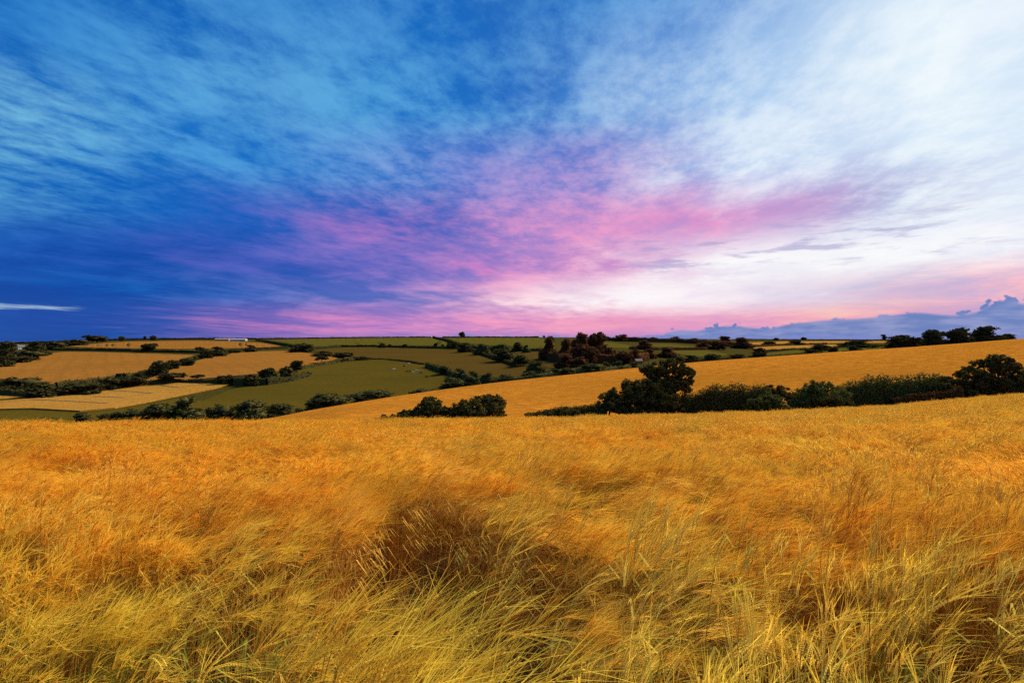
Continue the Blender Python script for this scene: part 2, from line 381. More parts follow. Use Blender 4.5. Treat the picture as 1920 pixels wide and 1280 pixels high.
def build_ground():
    yr = np.concatenate([np.linspace(-70, 3, 26), np.geomspace(3.6, 9000, 330)])
    ur = np.concatenate([np.linspace(-2.3, 2.3, 560)])
    V = np.zeros((len(yr)*len(ur), 3)); n = len(ur)
    for r, y in enumerate(yr):
        w = y+85
        X = ur*w
        V[r*n:(r+1)*n, 0] = X; V[r*n:(r+1)*n, 1] = y; V[r*n:(r+1)*n, 2] = Hgt(X, np.full(n, y))
    i = np.arange(len(yr)-1)[:, None]*n+np.arange(n-1)[None, :]
    Fq = np.stack([i, i+1, i+n+1, i+n], -1).reshape(-1, 4)
    me = mesh_np('ground', V, Fq, [MAT['land'], MAT['soil']], True)
    yc = V[Fq[:, 0], 1]; me.polygons.foreach_set('material_index', (yc < 84).astype(np.int32)); me.update()
    link('ground', me, kind='structure')
build_ground()

def drape(name, poly, mat, region='D', lift=0.5, stepx=14, stepy=3.0, skirt=True, parent=None, kind='structure'):
    """a field: polygon in photo pixels laid on the hill it covers, with the standing crop's thickness at its edge"""
    poly = [Vector(p) for p in poly]
    dense = []
    for a, b in zip(poly, poly[1:]+poly[:1]):
        n = max(1, int((b-a).length/10))
        for k in range(n): dense.append(a.lerp(b, k/n))
    n0 = len(dense); edges = [(k, (k+1) % n0) for k in range(n0)]
    pts = list(dense)
    xs = [p.x for p in poly]; ys = [p.y for p in poly]
    gx = np.arange(min(xs)+stepx/2, max(xs), stepx); gy = np.arange(min(ys)+stepy/2, max(ys), stepy)
    for x in gx:
        for y in gy: pts.append(Vector((x, y)))
    vo, eo, fo, ov, oe, of = delaunay_2d_cdt(pts, edges, [], 1, 1e-4)
    V = []
    for p in vo:
        q = pick(p.x, p.y, region); V.append((q.x, q.y, q.z+lift))
    Fc = [tuple(f) for f in fo]
    if skirt:
        from collections import Counter
        cnt = Counter()
        for f in Fc:
            for a, b in zip(f, f[1:]+f[:1]): cnt[(min(a, b), max(a, b))] += 1
        bound = [e for e, c in cnt.items() if c == 1]
        mp = {}
        for e in bound:
            for v in e:
                if v not in mp: mp[v] = len(V); V.append((V[v][0], V[v][1], V[v][2]-lift-0.3))
        Fc += [(a, b, mp[b], mp[a]) for a, b in bound]
    me = mesh_np(name, V, Fc, mat, False)
    return link(name, me, parent, **({'kind': kind} if kind else {}))

# near slope behind the hedge
def build_slope():
    pxs = np.arange(470, 2300, 10.0); t = np.linspace(0, 1, 90); V = []
    for p in pxs:
        cc = float(col_of(CC_Y, p)); Y = 91+(cc+9-91)*t; X = (p-960)/F*Y
        V.append(np.stack([X, Y, Hgt(X, Y)+0.8*np.clip((t-0.0)*20, 0, 1)-0.9*np.clip((t-.97)/.03, 0, 1)], 1))
    V = np.vstack(V); n = len(t); i = np.arange(len(pxs)-1)[:, None]*n+np.arange(n-1)[None, :]
    Fq = np.stack([i, i+n, i+n+1, i+1], -1).reshape(-1, 4)
    link('barley_slope', mesh_np('barley_slope', V, Fq, MAT['crop_slope'], True), kind='structure')
build_slope()
# far fields
drape('grain_strip', [(-60,770),(60,767),(150,772),(215,766),(260,758),(330,744),(400,730),(432,721),(420,716),(390,714),(330,716),(200,730),(60,748),(0,753),(-60,757)], MAT['crop_pale'], 'D', 0.7)
drape('grain_corner', [(-60,748),(-60,737),(0,738),(25,739),(52,744),(30,747),(0,749)], MAT['crop_pale'], 'D', 0.5)
drape('grain_field', [(-60,688),(0,685),(35,679),(75,668),(100,662),(120,660),(180,660.5),(300,664),(372,666.5),(366,672),(320,684),(290,696),(190,712),(112,723),(60,716),(0,711),(-60,709)], MAT['crop_far'], 'D', 0.6)
drape('grain_field', [(265,716),(300,703),(345,684),(400,668),(440,662),(480,659.5),(530,658),(575,662),(605,666),(632,672),(620,676),(590,682),(545,690),(500,700),(430,706),(350,713)], MAT['crop_far'], 'D', 0.6)
drape('grain_field', [(128,650),(160,646),(210,642),(260,640),(370,639),(440,640),(490,643),(525,649),(500,651.5),(440,653),(330,654.5),(200,652.5)], MAT['crop_far'], 'D', 0.5, stepy=1.5)
drape('green_strip', [(322,655.5),(440,654),(480,652.5),(470,656),(400,657.5),(330,657)], MAT['pasture_bright'], 'D', 0.3, stepy=1.5, skirt=False)
drape('pasture', [(380,752),(440,728),(500,706),(560,692),(620,681),(690,674.5),(722,674.5),(760,678),(800,685),(850,701),(860,712),(840,722),(750,745),(600,765),(520,775),(400,780),(270,784),(140,792),(-60,796),(-60,772),(60,770),(150,775),(215,769),(262,761),(335,747)], MAT['pasture'], 'D', 0.25, skirt=False)
drape('brown_pasture', [(585,657),(620,654),(650,651.5),(700,652),(760,653),(850,655),(880,659),(915,667),(965,683),(1020,702),(1010,712),(960,712),(900,704),(852,699),(800,684),(760,676.5),(725,673),(700,672),(690,671),(640,667),(610,663)], MAT['pasture_brown'], 'D', 0.3, skirt=False)
drape('green_field', [(500,638),(560,635.6),(620,634.4),(700,633.6),(760,633.1),(808,633),(825,637),(852,643),(856,648),(780,648),(700,647),(640,649),(590,649.5),(555,646)], MAT['pasture_bright'], 'D', 0.3, stepy=1.2, skirt=False)
drape('green_field', [(835,634),(880,633.2),(960,633),(1010,633.2),(1040,640),(1040,655),(1000,656),(960,650),(900,646),(862,642)], MAT['pasture_bright'], 'D', 0.3, stepy=1.2, skirt=False)
drape('brown_pasture', [(962,660),(1015,656),(1050,668),(1050,690),(1030,690),(995,678)], MAT['pasture_brown'], 'D', 0.3, skirt=False)
drape('green_field', [(1128,640.5),(1160,644),(1200,651),(1180,653),(1140,652),(1125,648)], MAT['pasture_bright'], 'D', 0.3, stepy=1.2, skirt=False)
drape('green_field', [(1212,644.5),(1260,645),(1310,650),(1325,653.5),(1270,652.5),(1220,650)], MAT['pasture_bright'], 'D', 0.3, stepy=1.2, skirt=False)
drape('green_field', [(1262,658),(1320,657),(1366,664),(1350,670),(1300,668),(1268,663)], MAT['pasture_bright'], 'D', 0.3, stepy=1.2, skirt=False)
drape('stubble_strip', [(1405,642),(1470,640),(1580,639.5),(1660,639.5),(1668,643),(1580,643),(1480,645),(1420,648),(1404,646)], MAT['crop_pale'], 'D', 0.4, stepy=1.2, skirt=False)
drape('stubble_strip', [(1405,652),(1460,649),(1560,646),(1600,648),(1560,652),(1480,655),(1430,657)], MAT['crop_pale'], 'D', 0.4, stepy=1.2, skirt=False)
drape('green_field', [(1430,664),(1480,657),(1560,653),(1660,648),(1668,655),(1580,664),(1500,670),(1440,676)], MAT['pasture_bright'], 'D', 0.3, stepy=1.5, skirt=False)

def tramline(pts, w=1.1, region='D'):
    V = []; Fc = []
    P = []
    for a, b in zip(pts, pts[1:]):
        for k in range(6): P.append((a[0]+(b[0]-a[0])*k/6, a[1]+(b[1]-a[1])*k/6))
    P.append(pts[-1])
    for p in P:
        q = pick(p[0], p[1], region)
        V += [(q.x, q.y-w, float(Hgt(q.x, q.y-w))+0.76), (q.x, q.y+w, float(Hgt(q.x, q.y+w))+0.76)]
    for k in range(len(P)-1): Fc.append((2*k, 2*k+2, 2*k+3, 2*k+1))
    link('tramline', mesh_np('tramline', V, Fc, MAT['tramline']), kind='structure')
tramline([(0,756),(60,751),(130,754),(200,758)]); tramline([(175,745),(230,747),(290,737)]); tramline([(195,733),(250,736),(285,739)])
tramline([(300,724),(335,728),(375,722),(395,718)]); tramline([(150,760),(220,749),(290,738)]); tramline([(365,719),(382,722),(398,717)])

# ------------------------------------------------------------------ foliage builders
def leaf_quads(P, Nrm, size, seed):
    r = np.random.default_rng(seed); n = len(P)
    Nrm = Nrm + r.normal(0, 0.7, (n, 3)); Nrm /= np.linalg.norm(Nrm, axis=1, keepdims=True)+1e-9
    t = np.cross(Nrm, r.normal(0, 1, (n, 3))); t /= np.linalg.norm(t, axis=1, keepdims=True)+1e-9
    b = np.cross(Nrm, t)
    s = size*r.uniform(0.55, 1.25, (n, 1))
    a1 = t*s*0.62; b1 = b*s*0.40
    V = np.stack([P-a1, P+b1+Nrm*s*0.12, P+a1*1.1, P-b1*r.uniform(0.6, 1.2, (n, 1))], 1).reshape(-1, 3)
    return V, np.arange(4*n).reshape(-1, 4)

def blob_points(lobes, n, seed, sub=14, flat=0.8, tight=0.30):
    """leaf positions: main lobes (x,y,z,r) > small clusters over their surface > leaves"""
    r = np.random.default_rng(seed); lobes = np.asarray(lobes, float)
    w = lobes[:, 3]**2; w /= w.sum()
    P = []; Q = []
    for l, c in zip(lobes, np.maximum(8, (w*n).astype(int))):
        d = r.normal(0, 1, (sub, 3)); d[:, 2] += 0.25; d /= np.linalg.norm(d, axis=1, keepdims=True)
        cr = r.uniform(0.45, 1.0, (sub, 1))**0.6
        cen = l[:3]+d*l[3]*cr*np.array([1, 1, flat])
        k = r.integers(0, sub, c)
        o = r.normal(0, 1, (c, 3)); o /= np.linalg.norm(o, axis=1, keepdims=True)
        p = cen[k]+o*l[3]*tight*r.uniform(0.3, 1.25, (c, 1))*np.array([1, 1, 0.75])
        P.append(p); Q.append(o+0.4*d[k])
    return np.vstack(P), np.vstack(Q)

def ico(c, rad, seed):
    """rough dark inner mass"""
    r = np.random.default_rng(seed); V = []; Fc = []
    nu, nv = 7, 4
    for j in range(nv+1):
        th = math.pi*j/nv
        for i in range(nu):
            ph = 2*math.pi*i/nu+j*0.4; k = r.uniform(0.8, 1.15)
            V.append((c[0]+rad[0]*k*math.sin(th)*math.cos(ph), c[1]+rad[1]*k*math.sin(th)*math.sin(ph), c[2]+rad[2]*k*math.cos(th)))
    for j in range(nv):
        for i in range(nu): Fc.append((j*nu+i, j*nu+(i+1) % nu, (j+1)*nu+(i+1) % nu, (j+1)*nu+i))
    return np.array(V), np.array(Fc)

def tubes(segs, sides=6):
    V = []; Fc = []
    for path, radii in segs:
        base = len(V)
        for k, p in enumerate(path):
            a = path[max(k-1, 0)]; b = path[min(k+1, len(path)-1)]
            d = (Vector(b)-Vector(a)).normalized(); u = d.orthogonal().normalized(); w = d.cross(u)
            for s in range(sides):
                an = 2*math.pi*s/sides; V.append(tuple(Vector(p)+(u*math.cos(an)+w*math.sin(an))*radii[k]))
        for k in range(len(path)-1):
            for s in range(sides):
                Fc.append((base+k*sides+s, base+k*sides+(s+1) % sides, base+(k+1)*sides+(s+1) % sides, base+(k+1)*sides+s))
        Fc.append(tuple(base+(len(path)-1)*sides+s for s in range(sides)))
    return V, np.array([f for f in Fc if len(f) == 4]) if sides == 4 else Fc

def trunk_mesh(name, lobes, seed, tr, z0=-0.4):
    r = np.random.default_rng(seed); lobes = np.asarray(lobes, float)
    cx, cy = np.average(lobes[:, 0], weights=lobes[:, 3]), np.average(lobes[:, 1], weights=lobes[:, 3])
    zmid = lobes[:, 2].min()*0.6+lobes[:, 2].mean()*0.4
    segs = []
    trunk = [(0.0*cx, 0.0, z0), (cx*.15+r.uniform(-.1, .1)*tr*3, cy*.15, zmid*.3), (cx*.45, cy*.4, zmid*.7), (cx*.7, cy*.7, zmid)]
    segs.append((trunk, [tr*1.35, tr, tr*.8, tr*.6]))
    for l in lobes:
        a = Vector(trunk[2]).lerp(Vector(trunk[3]), r.uniform(0, 1)); b = Vector(l[:3])
        m1 = a.lerp(b, .45)+Vector(r.normal(0, .08, 3))*(b-a).length; 
        segs.append(([tuple(a), tuple(m1), tuple(b)], [tr*.45, tr*.28, tr*.1]))
        for _ in range(3):
            d = Vector(r.normal(0, 1, 3)); d.z = abs(d.z); d.normalize()
            e = b+d*l[3]*.8; segs.append(([tuple(m1.lerp(b, .6)), tuple(b.lerp(e, .5)+Vector(r.normal(0, .05, 3))*l[3]), tuple(e)], [tr*.2, tr*.12, tr*.04]))
    V, Fc = tubes(segs, 5)
    return mesh_np(name, V, Fc, MAT['bark'], True)

def empty(name, loc, **props):
    o = bpy.data.objects.new(name, None); COL.objects.link(o); o.location = loc; o.empty_display_size = 0.5
    for k, v in props.items(): o[k] = v
    return o

# ---- far tree kinds: unit width 1, unit height 1
def far_kind(seed, mat, shape):
    r = np.random.default_rng(seed)
    lob = []
    nl = r.integers(5, 8)
    for k in range(nl):
        an = r.uniform(0, 2*math.pi); rr = r.uniform(0.05, 0.30)
        if shape == 'round': z = r.uniform(0.40, 0.78); rad = r.uniform(0.17, 0.27)
        elif shape == 'flat': z = r.uniform(0.52, 0.78); rad = r.uniform(0.16, 0.24); rr *= 1.25
        else: z = r.uniform(0.22, 0.70); rad = r.uniform(0.20, 0.30)
        rr *= (1.15-0.5*abs(z-0.5)*2)
        lob.append((rr*math.cos(an), rr*math.sin(an), z, rad))
    lob.append((0, 0, 0.74, 0.22))
    if shape == 'bush': lob += [(-.24, 0, .22, .24), (.24, .05, .22, .24), (0, -.2, .2, .25), (.1, .2, .2, .25), (-.33, .1, .12, .16), (.33, -.1, .12, .16)]
    if shape == 'round': lob += [(-.15, -.05, .3, .2), (.17, .05, .32, .2)]
    P, Q = blob_points(lob, 2200, seed+1, 12, 0.85, 0.40)
    V, Fq = leaf_quads(P, Q, 0.085, seed+2)
    for l in lob:
        v, f = ico(l[:3], (l[3]*.72,)*3, seed); Fq = np.vstack([Fq, f+len(V)]); V = np.vstack([V, v])
    V[:, 2] = np.maximum(V[:, 2], -0.02)
    # normalise to unit box
    x0, x1 = np.percentile(V[:, 0], [0.5, 99.5]); z1 = np.percentile(V[:, 2], 99.7)
    sx = 1/(x1-x0)
    V[:, 0] = (V[:, 0]-(x0+x1)/2)*sx; V[:, 1] *= sx; V[:, 2] /= z1
    l2 = [((a-(x0+x1)/2)*sx, b*sx, c/z1, d*sx) for a, b, c, d in lob]
    return mesh_np('crown', V, Fq, mat), trunk_mesh('trunk', l2, seed+3, 0.035, -0.06)

KINDS = {}
for mk, mname in (('dark', 'leaf_far'), ('mid', 'leaf_mid'), ('red', 'leaf_flare_red')):
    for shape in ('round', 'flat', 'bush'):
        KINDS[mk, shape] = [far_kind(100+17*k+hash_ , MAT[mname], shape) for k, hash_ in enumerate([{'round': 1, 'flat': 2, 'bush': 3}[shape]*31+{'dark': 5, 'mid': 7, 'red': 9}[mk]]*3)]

ORD = ['first','second','third','fourth','fifth','sixth','seventh','eighth','ninth','tenth','eleventh','twelfth','thirteenth','fourteenth','fifteenth','sixteenth','seventeenth','eighteenth','nineteenth','twentieth']
def far_trees(group, where, items, mk, cat='tree', region='D', hedge_rank='from left'):
    """items: (cx, width, top, base, shape) in photo pixels; the base gives the distance"""
    items = sorted(items)
    for k, (cx, w, top, base, shape) in enumerate(items):
        if region == 'K':
            Y = float(col_of(CC_Y, cx))+6; X = (cx-960)/F*Y; p = Vector((X, Y, float(Hgt(X, Y))))
        else: p = pick(cx, base, region)
        W = w/F*p.y; Hh = max(1.0, -(top-640)/F*p.y-p.z)
        asp = w/max(1, base-top)
        size = 'broad' if asp > 2.0 else ('upright' if asp < 1.0 else 'rounded')
        word = {'round': 'tree', 'flat': 'flat-topped tree', 'bush': 'bushy tree'}[shape]
        tone = {'dark': 'dark', 'mid': 'dull green', 'red': 'flare-reddened'}[mk]
        rank = 'only one' if len(items) == 1 else f'{ORD[k]} {hedge_rank}'
        o = empty('tree' if shape != 'bush' else 'bushy_tree', p, label=f'{size} {tone} {word}, {rank} {where}', category=cat, group=group)
        cm, tm = random.choice(KINDS[mk, shape])
        rz = random.uniform(0, 6.28)
        for nm, me in (('crown', cm), ('trunk', tm)):
            c = link(nm, me, o)
        o.scale = (W*1.04, W*1.04*random.uniform(.85, 1.1), Hh*1.02); o.rotation_euler.z = random.choice([0, math.pi])+random.uniform(-.3, .3)

far_trees('trees at the valley bottom', 'along the valley bottom above the foreground', [
 (85,50,783,796,'bush'),(155,24,774,792,'round'),(205,50,775,792,'bush'),(250,60,767,790,'bush'),(300,66,757,790,'bush'),(350,66,747,788,'bush'),(412,46,759,790,'bush'),(466,62,751,788,'bush'),(522,60,757,780,'bush'),(560,30,765,778,'bush'),
 (615,84,738,768,'bush'),(700,98,732,762,'bush'),(788,44,729,750,'bush')], 'mid')
far_trees('trees in the hedgerow above the pale strip', 'in hedgerow above the pale grain strip', [
 (25,76,708,736,'bush'),(82,66,720,744,'bush'),(150,78,717,739,'bush'),(203,38,708,731,'bush'),(226,22,700,718,'round'),(245,40,706,726,'flat'),(322,42,699,719,'flat'),(370,22,702,714,'flat'),(430,42,703,720,'bush'),(472,30,702,723,'bush')], 'dark')
far_trees('trees in the diagonal hedgerow', 'in diagonal hedgerow between left grain fields', [
 (262,26,699,712,'bush'),(277,14,695,706,'bush'),(297,38,677,704,'bush'),(324,24,675,692,'bush'),(352,26,672,686,'bush'),(386,26,655,672,'bush'),(408,34,650,668,'bush')], 'dark')
far_trees('trees in the upper left hedgerow', 'in hedgerow under the topmost grain field', [
 (278,26,644,660,'round'),(375,16,650,661,'bush'),(470,24,647,660,'bush'),(440,22,655,662,'bush')], 'dark')
far_trees('trees beside the pasture hedge', 'in hedge left of the cow pasture', [
 (502,32,690,717,'round'),(536,22,687,710,'bush'),(557,22,676,698,'round'),(603,18,667,681,'flat'),(643,34,661,678,'flat'),(678,28,668,675,'bush')], 'dark')
far_trees('trees above the cow pasture', 'in hedge below the topmost green field', [
 (566,42,644,660,'bush'),(606,42,658,668,'bush'),(716,13,643,652,'bush'),(731,7,645,652,'round'),(760,16,645,652,'bush'),(817,8,643,653,'round'),(830,6,645,653,'round'),(842,9,642,654,'round'),(851,11,642,655,'round'),(873,30,643,660,'bush')], 'dark')
far_trees('trees in the hollow', 'in wooded hollow right of brown pasture', [
 (903,34,645,665,'bush'),(940,42,645,660,'bush'),(944,42,655,678,'round'),(971,17,642,659,'round'),(987,16,647,661,'bush'),(977,28,666,686,'round'),(1008,48,678,701,'bush'),(1040,18,691,706,'round'),(1064,34,689,704,'bush'),(994,30,696,714,'bush')], 'mid')
far_trees('trees below the brown pasture', 'in hedge curving below the brown pasture', [
 (832,23,686,702,'round'),(861,34,691,710,'bush'),(886,32,696,716,'bush'),(915,36,700,722,'bush'),(950,44,702,722,'bush'),(848,48,708,735,'bush'),(884,40,706,730,'bush')], 'mid')
far_trees('tall flare-reddened wood', 'of the tall flare-reddened wood on skyline', [
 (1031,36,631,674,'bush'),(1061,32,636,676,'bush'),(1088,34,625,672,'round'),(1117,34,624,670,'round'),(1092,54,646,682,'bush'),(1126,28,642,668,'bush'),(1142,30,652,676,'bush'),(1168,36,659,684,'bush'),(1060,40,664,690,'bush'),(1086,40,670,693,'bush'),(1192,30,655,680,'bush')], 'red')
far_trees('scrub under the flare-reddened wood', 'in the scrub below the flare-reddened wood', [
 (1109,48,681,700,'bush'),(1136,26,679,697,'bush'),(1160,30,677,696,'bush'),(1190,30,679,694,'bush')], 'mid')
far_trees('flare-reddened trees along the right skyline', 'in hedgerow right of the tall wood', [
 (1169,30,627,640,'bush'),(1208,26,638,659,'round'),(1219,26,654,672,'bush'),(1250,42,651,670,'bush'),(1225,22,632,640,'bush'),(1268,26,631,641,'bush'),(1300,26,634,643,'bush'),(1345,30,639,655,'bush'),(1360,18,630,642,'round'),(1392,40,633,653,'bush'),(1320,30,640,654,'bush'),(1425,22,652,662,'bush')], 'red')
far_trees('bushes among the right strip fields', 'among narrow strip fields at right', [
 (1442,26,640,646,'bush'),(1492,30,638,646,'bush'),(1536,36,645,657,'bush'),(1610,70,638,651,'bush'),(1520,62,655,668,'bush'),(1562,18,651,664,'round'),(1599,44,649,664,'bush'),(1422,30,659,675,'bush'),(1385,36,664,678,'bush'),(1335,40,664,680,'bush'),(1295,36,666,682,'bush')], 'dark')
far_trees('lone trees on the skyline', 'standing small and alone on the skyline', [
 (866,11,622,633,'round'),(1020,5,629,633.4,'round'),(1455,10,633,638,'bush'),(1507,10,632,638,'round'),(1658,10,627,638,'round'),(288,14,629,638,'bush'),(228,10,630,639,'bush'),(272,5,630,638,'round')], 'dark')
far_trees('trees round the white house', 'in woods around the white farmhouse', [
 (10,40,655,682,'bush'),(50,44,657,676,'bush'),(75,30,648,668,'bush'),(10,34,640,660,'bush'),(68,34,640,657,'bush'),(100,30,640,656,'bush'),(140,40,636,648,'bush'),(182,36,629,642,'round'),(-20,50,645,672,'bush'),(110,26,645,655,'bush'),(5,36,668,688,'bush'),(40,34,668,680,'bush')], 'dark')
far_trees('trees on the brow of the barley slope', 'in clump on the barley slope brow', [
 (1690,56,629,655,'bush'),(1722,30,633,653,'bush'),(1749,44,619,650,'bush'),(1799,52,615,647,'bush'),(1850,60,612,643,'bush'),(1890,28,626,640,'bush')], 'dark', region='K')

# ---- hedges
def vnoise(X, Y, sc, seed):
    """smooth value noise"""
    r = np.random.default_rng(seed); tab = r.random((64, 64))
    x = X*sc+17.3; y = Y*sc+5.1; i = np.floor(x).astype(int); j = np.floor(y).astype(int); a = x-i; b = y-j
    a = a*a*(3-2*a); b = b*b*(3-2*b)
    T = lambda p, q: tab[p % 64, q % 64]
    return T(i, j)*(1-a)*(1-b)+T(i+1, j)*a*(1-b)+T(i, j+1)*(1-a)*b+T(i+1, j+1)*a*b

def hvar(s, seed):
    z = np.zeros_like(s)+seed*0.37
    return 0.62+0.34*vnoise(s, z, 0.09, 51)+0.26*vnoise(s, z, 0.31, 52)+0.14*vnoise(s, z, 0.8, 53)

def hedge(name, label, pts, h, mat, wid=1.6, region='D', leaf=0.6, per_m=None, group=None, Y=None):
    """leafy bank along a pixel polyline; h = height in metres (start, end)"""
    seed = int(abs(pts[0][0])*13+abs(pts[0][1])*7) % 99991; r = np.random.default_rng(seed)
    path = []
    for p in pts:
        if region == 'B':
            X = (p[0]-960)/F*p[1]; path.append(Vector((X, p[1], float(Hgt(X, p[1])))))
        else: path.append(pick(p[0], p[1], region))
    h0, h1 = h if isinstance(h, tuple) else (h, h)
    o0 = path[0].copy(); Ps = []; Ns = []; V = np.zeros((0, 3)); Fq = np.zeros((0, 4), int); tot = 0
    L_all = sum((b-a).length for a, b in zip(path, path[1:])); run = 0
    cores = []
    for a, b in zip(path, path[1:]):
        Ls = (b-a).length
        n = int(Ls*(per_m or 14)); t = r.uniform(0, 1, n)
        s = (run+t*Ls)
        hh = (h0+(h1-h0)*s/L_all)*(hvar(s, seed)+0.03*r.normal(0, 1, n))
        hh = np.maximum(hh, 0.35*h0)
        an = r.uniform(-0.15, math.pi+0.15, n)
        d = (b-a).normalized(); side = Vector((d.y, -d.x, 0)).normalized()
        k = r.uniform(0.5, 1.05, n)
        lat = np.cos(an)*wid*k; zz = np.maximum(np.sin(an), 0)**0.6*hh*k
        base = np.array(a)[None]*(1-t[:, None])+np.array(b)[None]*t[:, None]
        p = base+np.array(side)[None]*lat[:, None]
        gz = Hgt(p[:, 0], p[:, 1]); p[:, 2] = gz+zz
        Ps.append(p); Ns.append(np.array(side)[None]*np.cos(an)[:, None]+np.array([0, 0, 1.])*np.sin(an)[:, None])
        # inner mass
        nc = max(2, int(Ls/(1.0 if region == 'B' else 2.5))); cv = []
        for q in range(nc+1):
            c = a.lerp(b, q/nc); cz = float(Hgt(c.x, c.y)); sc = run+Ls*q/nc; ch = (h0+(h1-h0)*sc/L_all)*0.88*float(hvar(np.array([sc]), seed)[0])
            for lx, lz in ((-.75, -0.3), (-.55, ch*.8), (0, ch), (.55, ch*.8), (.75, -0.3)):
                e = c+side*wid*lx; cv.append((e.x, e.y, cz+lz))
        off = len(V)
        V = np.vstack([V, np.array(cv)])
        f = [(off+q*5+m, off+q*5+m+1, off+(q+1)*5+m+1, off+(q+1)*5+m) for q in range(nc) for m in range(4)]
        Fq = np.vstack([Fq, np.array(f)]); run += Ls
    P = np.vstack(Ps); Q = np.vstack(Ns)
    v, f = leaf_quads(P, Q, leaf, seed+5); Fq = np.vstack([f, Fq+len(v)]); V = np.vstack([v, V])
    V -= np.array(o0)
    o = link(name, mesh_np(name, V, Fq, mat), None, label=label, category='hedge')
    o.location = o0
    if group: o['group'] = group
    return o

FARL = dict(leaf=0.95, per_m=16, wid=2.4, group='hedgerows between the far fields')
D = MAT['leaf_far']; G = MAT['leaf_mid']; RD = MAT['leaf_flare_red']
hedge('hedgerow', 'dark hedgerow along the top edge of the pale grain strip on the left', [(-60,737),(60,744),(130,738),(230,726),(330,718),(430,720),(490,722)], (4.5, 4), D, **FARL)
hedge('hedgerow', 'diagonal hedgerow climbing between the two left grain fields', [(105,728),(180,717),(262,706),(320,688),(365,672),(420,659),(460,657)], (4.5, 4), D, **FARL)
hedge('hedgerow', 'long level hedgerow under the topmost left grain field', [(100,657),(180,657.5),(280,660),(370,662),(420,660),(480,656),(540,653)], (5, 4), D, **FARL)
hedge('hedgerow', 'thick dark hedge ending in the cow pasture at its left corner', [(440,722),(500,722),(545,715),(580,705)], (6, 5), D, **FARL)
hedge('hedgerow', 'hedge along the upper left edge of the cow pasture', [(545,697),(600,686),(650,677.5),(690,673.5)], (4, 2.5), D, **FARL)
hedge('hedgerow', 'thin low hedge along the crest between cow pasture and brown pasture', [(690,673.5),(720,674),(760,678),(793,683.5)], (1.2, 2.0), D, **FARL)
hedge('hedgerow', 'hedge dividing the topmost grain field from the green field', [(480,638.5),(520,645),(550,651),(585,657)], (4, 5), D, **FARL)
hedge('hedgerow', 'hedgerow between the olive pasture and the topmost green field', [(585,656),(640,650.5),(700,650),(780,652.5),(860,654)], (4, 4), D, **FARL)
hedge('hedgerow', 'hedge running down from the skyline between the two green fields', [(812,633.5),(830,638),(850,644),(880,656),(905,666),(935,676),(965,686)], (6, 4), D, **FARL)
hedge('hedgerow', 'level hedge below the second green field beside the flare-reddened wood', [(870,652),(930,656),(985,659),(1020,658)], (5, 4), D, **FARL)
hedge('hedgerow', 'hedge at the foot of the brown pasture reaching the hollow', [(800,688),(850,706),(900,720),(960,722),(1010,714),(1060,704)], (5, 5), G, **FARL)
hedge('hedgerow', 'belt of scrub behind the brow of the barley slope left of the ash tree', [(1050,704),(1110,701),(1170,696),(1230,688)], (5, 5), G, **FARL)
hedge('hedgerow', 'flare-reddened hedgerow below the skyline right of the tall wood', [(1130,638.5),(1200,641),(1270,642.5),(1340,647),(1400,653)], (9, 9), RD, **FARL)
hedge('hedgerow', 'second flare-reddened hedgerow between two small green fields on the right', [(1180,655),(1240,656),(1320,655.5),(1330,654)], (4, 3), RD, **FARL)
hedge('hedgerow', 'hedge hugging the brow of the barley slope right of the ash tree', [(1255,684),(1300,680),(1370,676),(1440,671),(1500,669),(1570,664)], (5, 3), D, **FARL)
hedge('hedgerow', 'flare-reddened understorey filling the foot of the tall wood', [(1012,672),(1060,682),(1110,680),(1160,682),(1215,676)], (11, 8), RD, **FARL)
hedge('hedgerow', 'short hedge between pale strip fields under the right skyline', [(1412,649.5),(1480,646.5),(1550,645)], (3, 3), RD, **FARL)
hedge('hedgerow', 'lower hedge between pale strip and green field on the right', [(1425,660),(1480,656.5),(1560,653),(1660,648.5)], (3, 3), D, **FARL)
hedge('hedgerow', 'far skyline hedge above the left grain fields', [(-40,643),(60,641),(160,639),(260,637.3),(380,636),(480,636)], (7, 5), D, **FARL)
hedge('hedgerow', 'thin skyline hedge above the topmost green field', [(480,635.8),(560,635),(640,634),(740,633.2),(808,633)], (4, 4), D, **FARL)
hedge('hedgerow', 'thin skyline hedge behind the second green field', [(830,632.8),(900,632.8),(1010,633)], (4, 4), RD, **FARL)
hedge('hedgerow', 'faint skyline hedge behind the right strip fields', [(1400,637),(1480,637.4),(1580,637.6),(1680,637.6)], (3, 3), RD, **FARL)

# near hedge line beyond the foreground barley
NEARL = dict(region='B', leaf=0.27, per_m=1300, group='hedge beyond the foreground barley')
hedge('hedge', 'low dark hedge between the two round bushes and the ash tree', [(985,84),(1040,83),(1090,82),(1135,82)], (2.2, 3.4), MAT['leaf_near'], 1.3, **NEARL)
hedge('hedge', 'dark clipped hedge right of the big ash tree', [(1275,82),(1330,82),(1400,82),(1440,82)], (4.9, 5.2), MAT['leaf_near'], 1.5, **NEARL)
hedge('hedge', 'dull green hedge between the rounded green bush and the russet scrub', [(1570,82),(1640,82),(1700,82),(1760,82)], (5.3, 5.6), MAT['leaf_green'], 1.6, **NEARL)
hedge('hedge', 'russet scrubby hedge leading up to the big dark tree at the right edge', [(1672,79.5),(1730,79.3),(1800,79.2)], (2.6, 3.9), MAT['leaf_rust'], 0.9, **NEARL)
hedge('hedge', 'dark hedge under the big layered tree at the right edge', [(1780,82),(1860,82),(1960,82),(2100,82)], (5.0, 5.0), MAT['leaf_near'], 1.6, **NEARL)

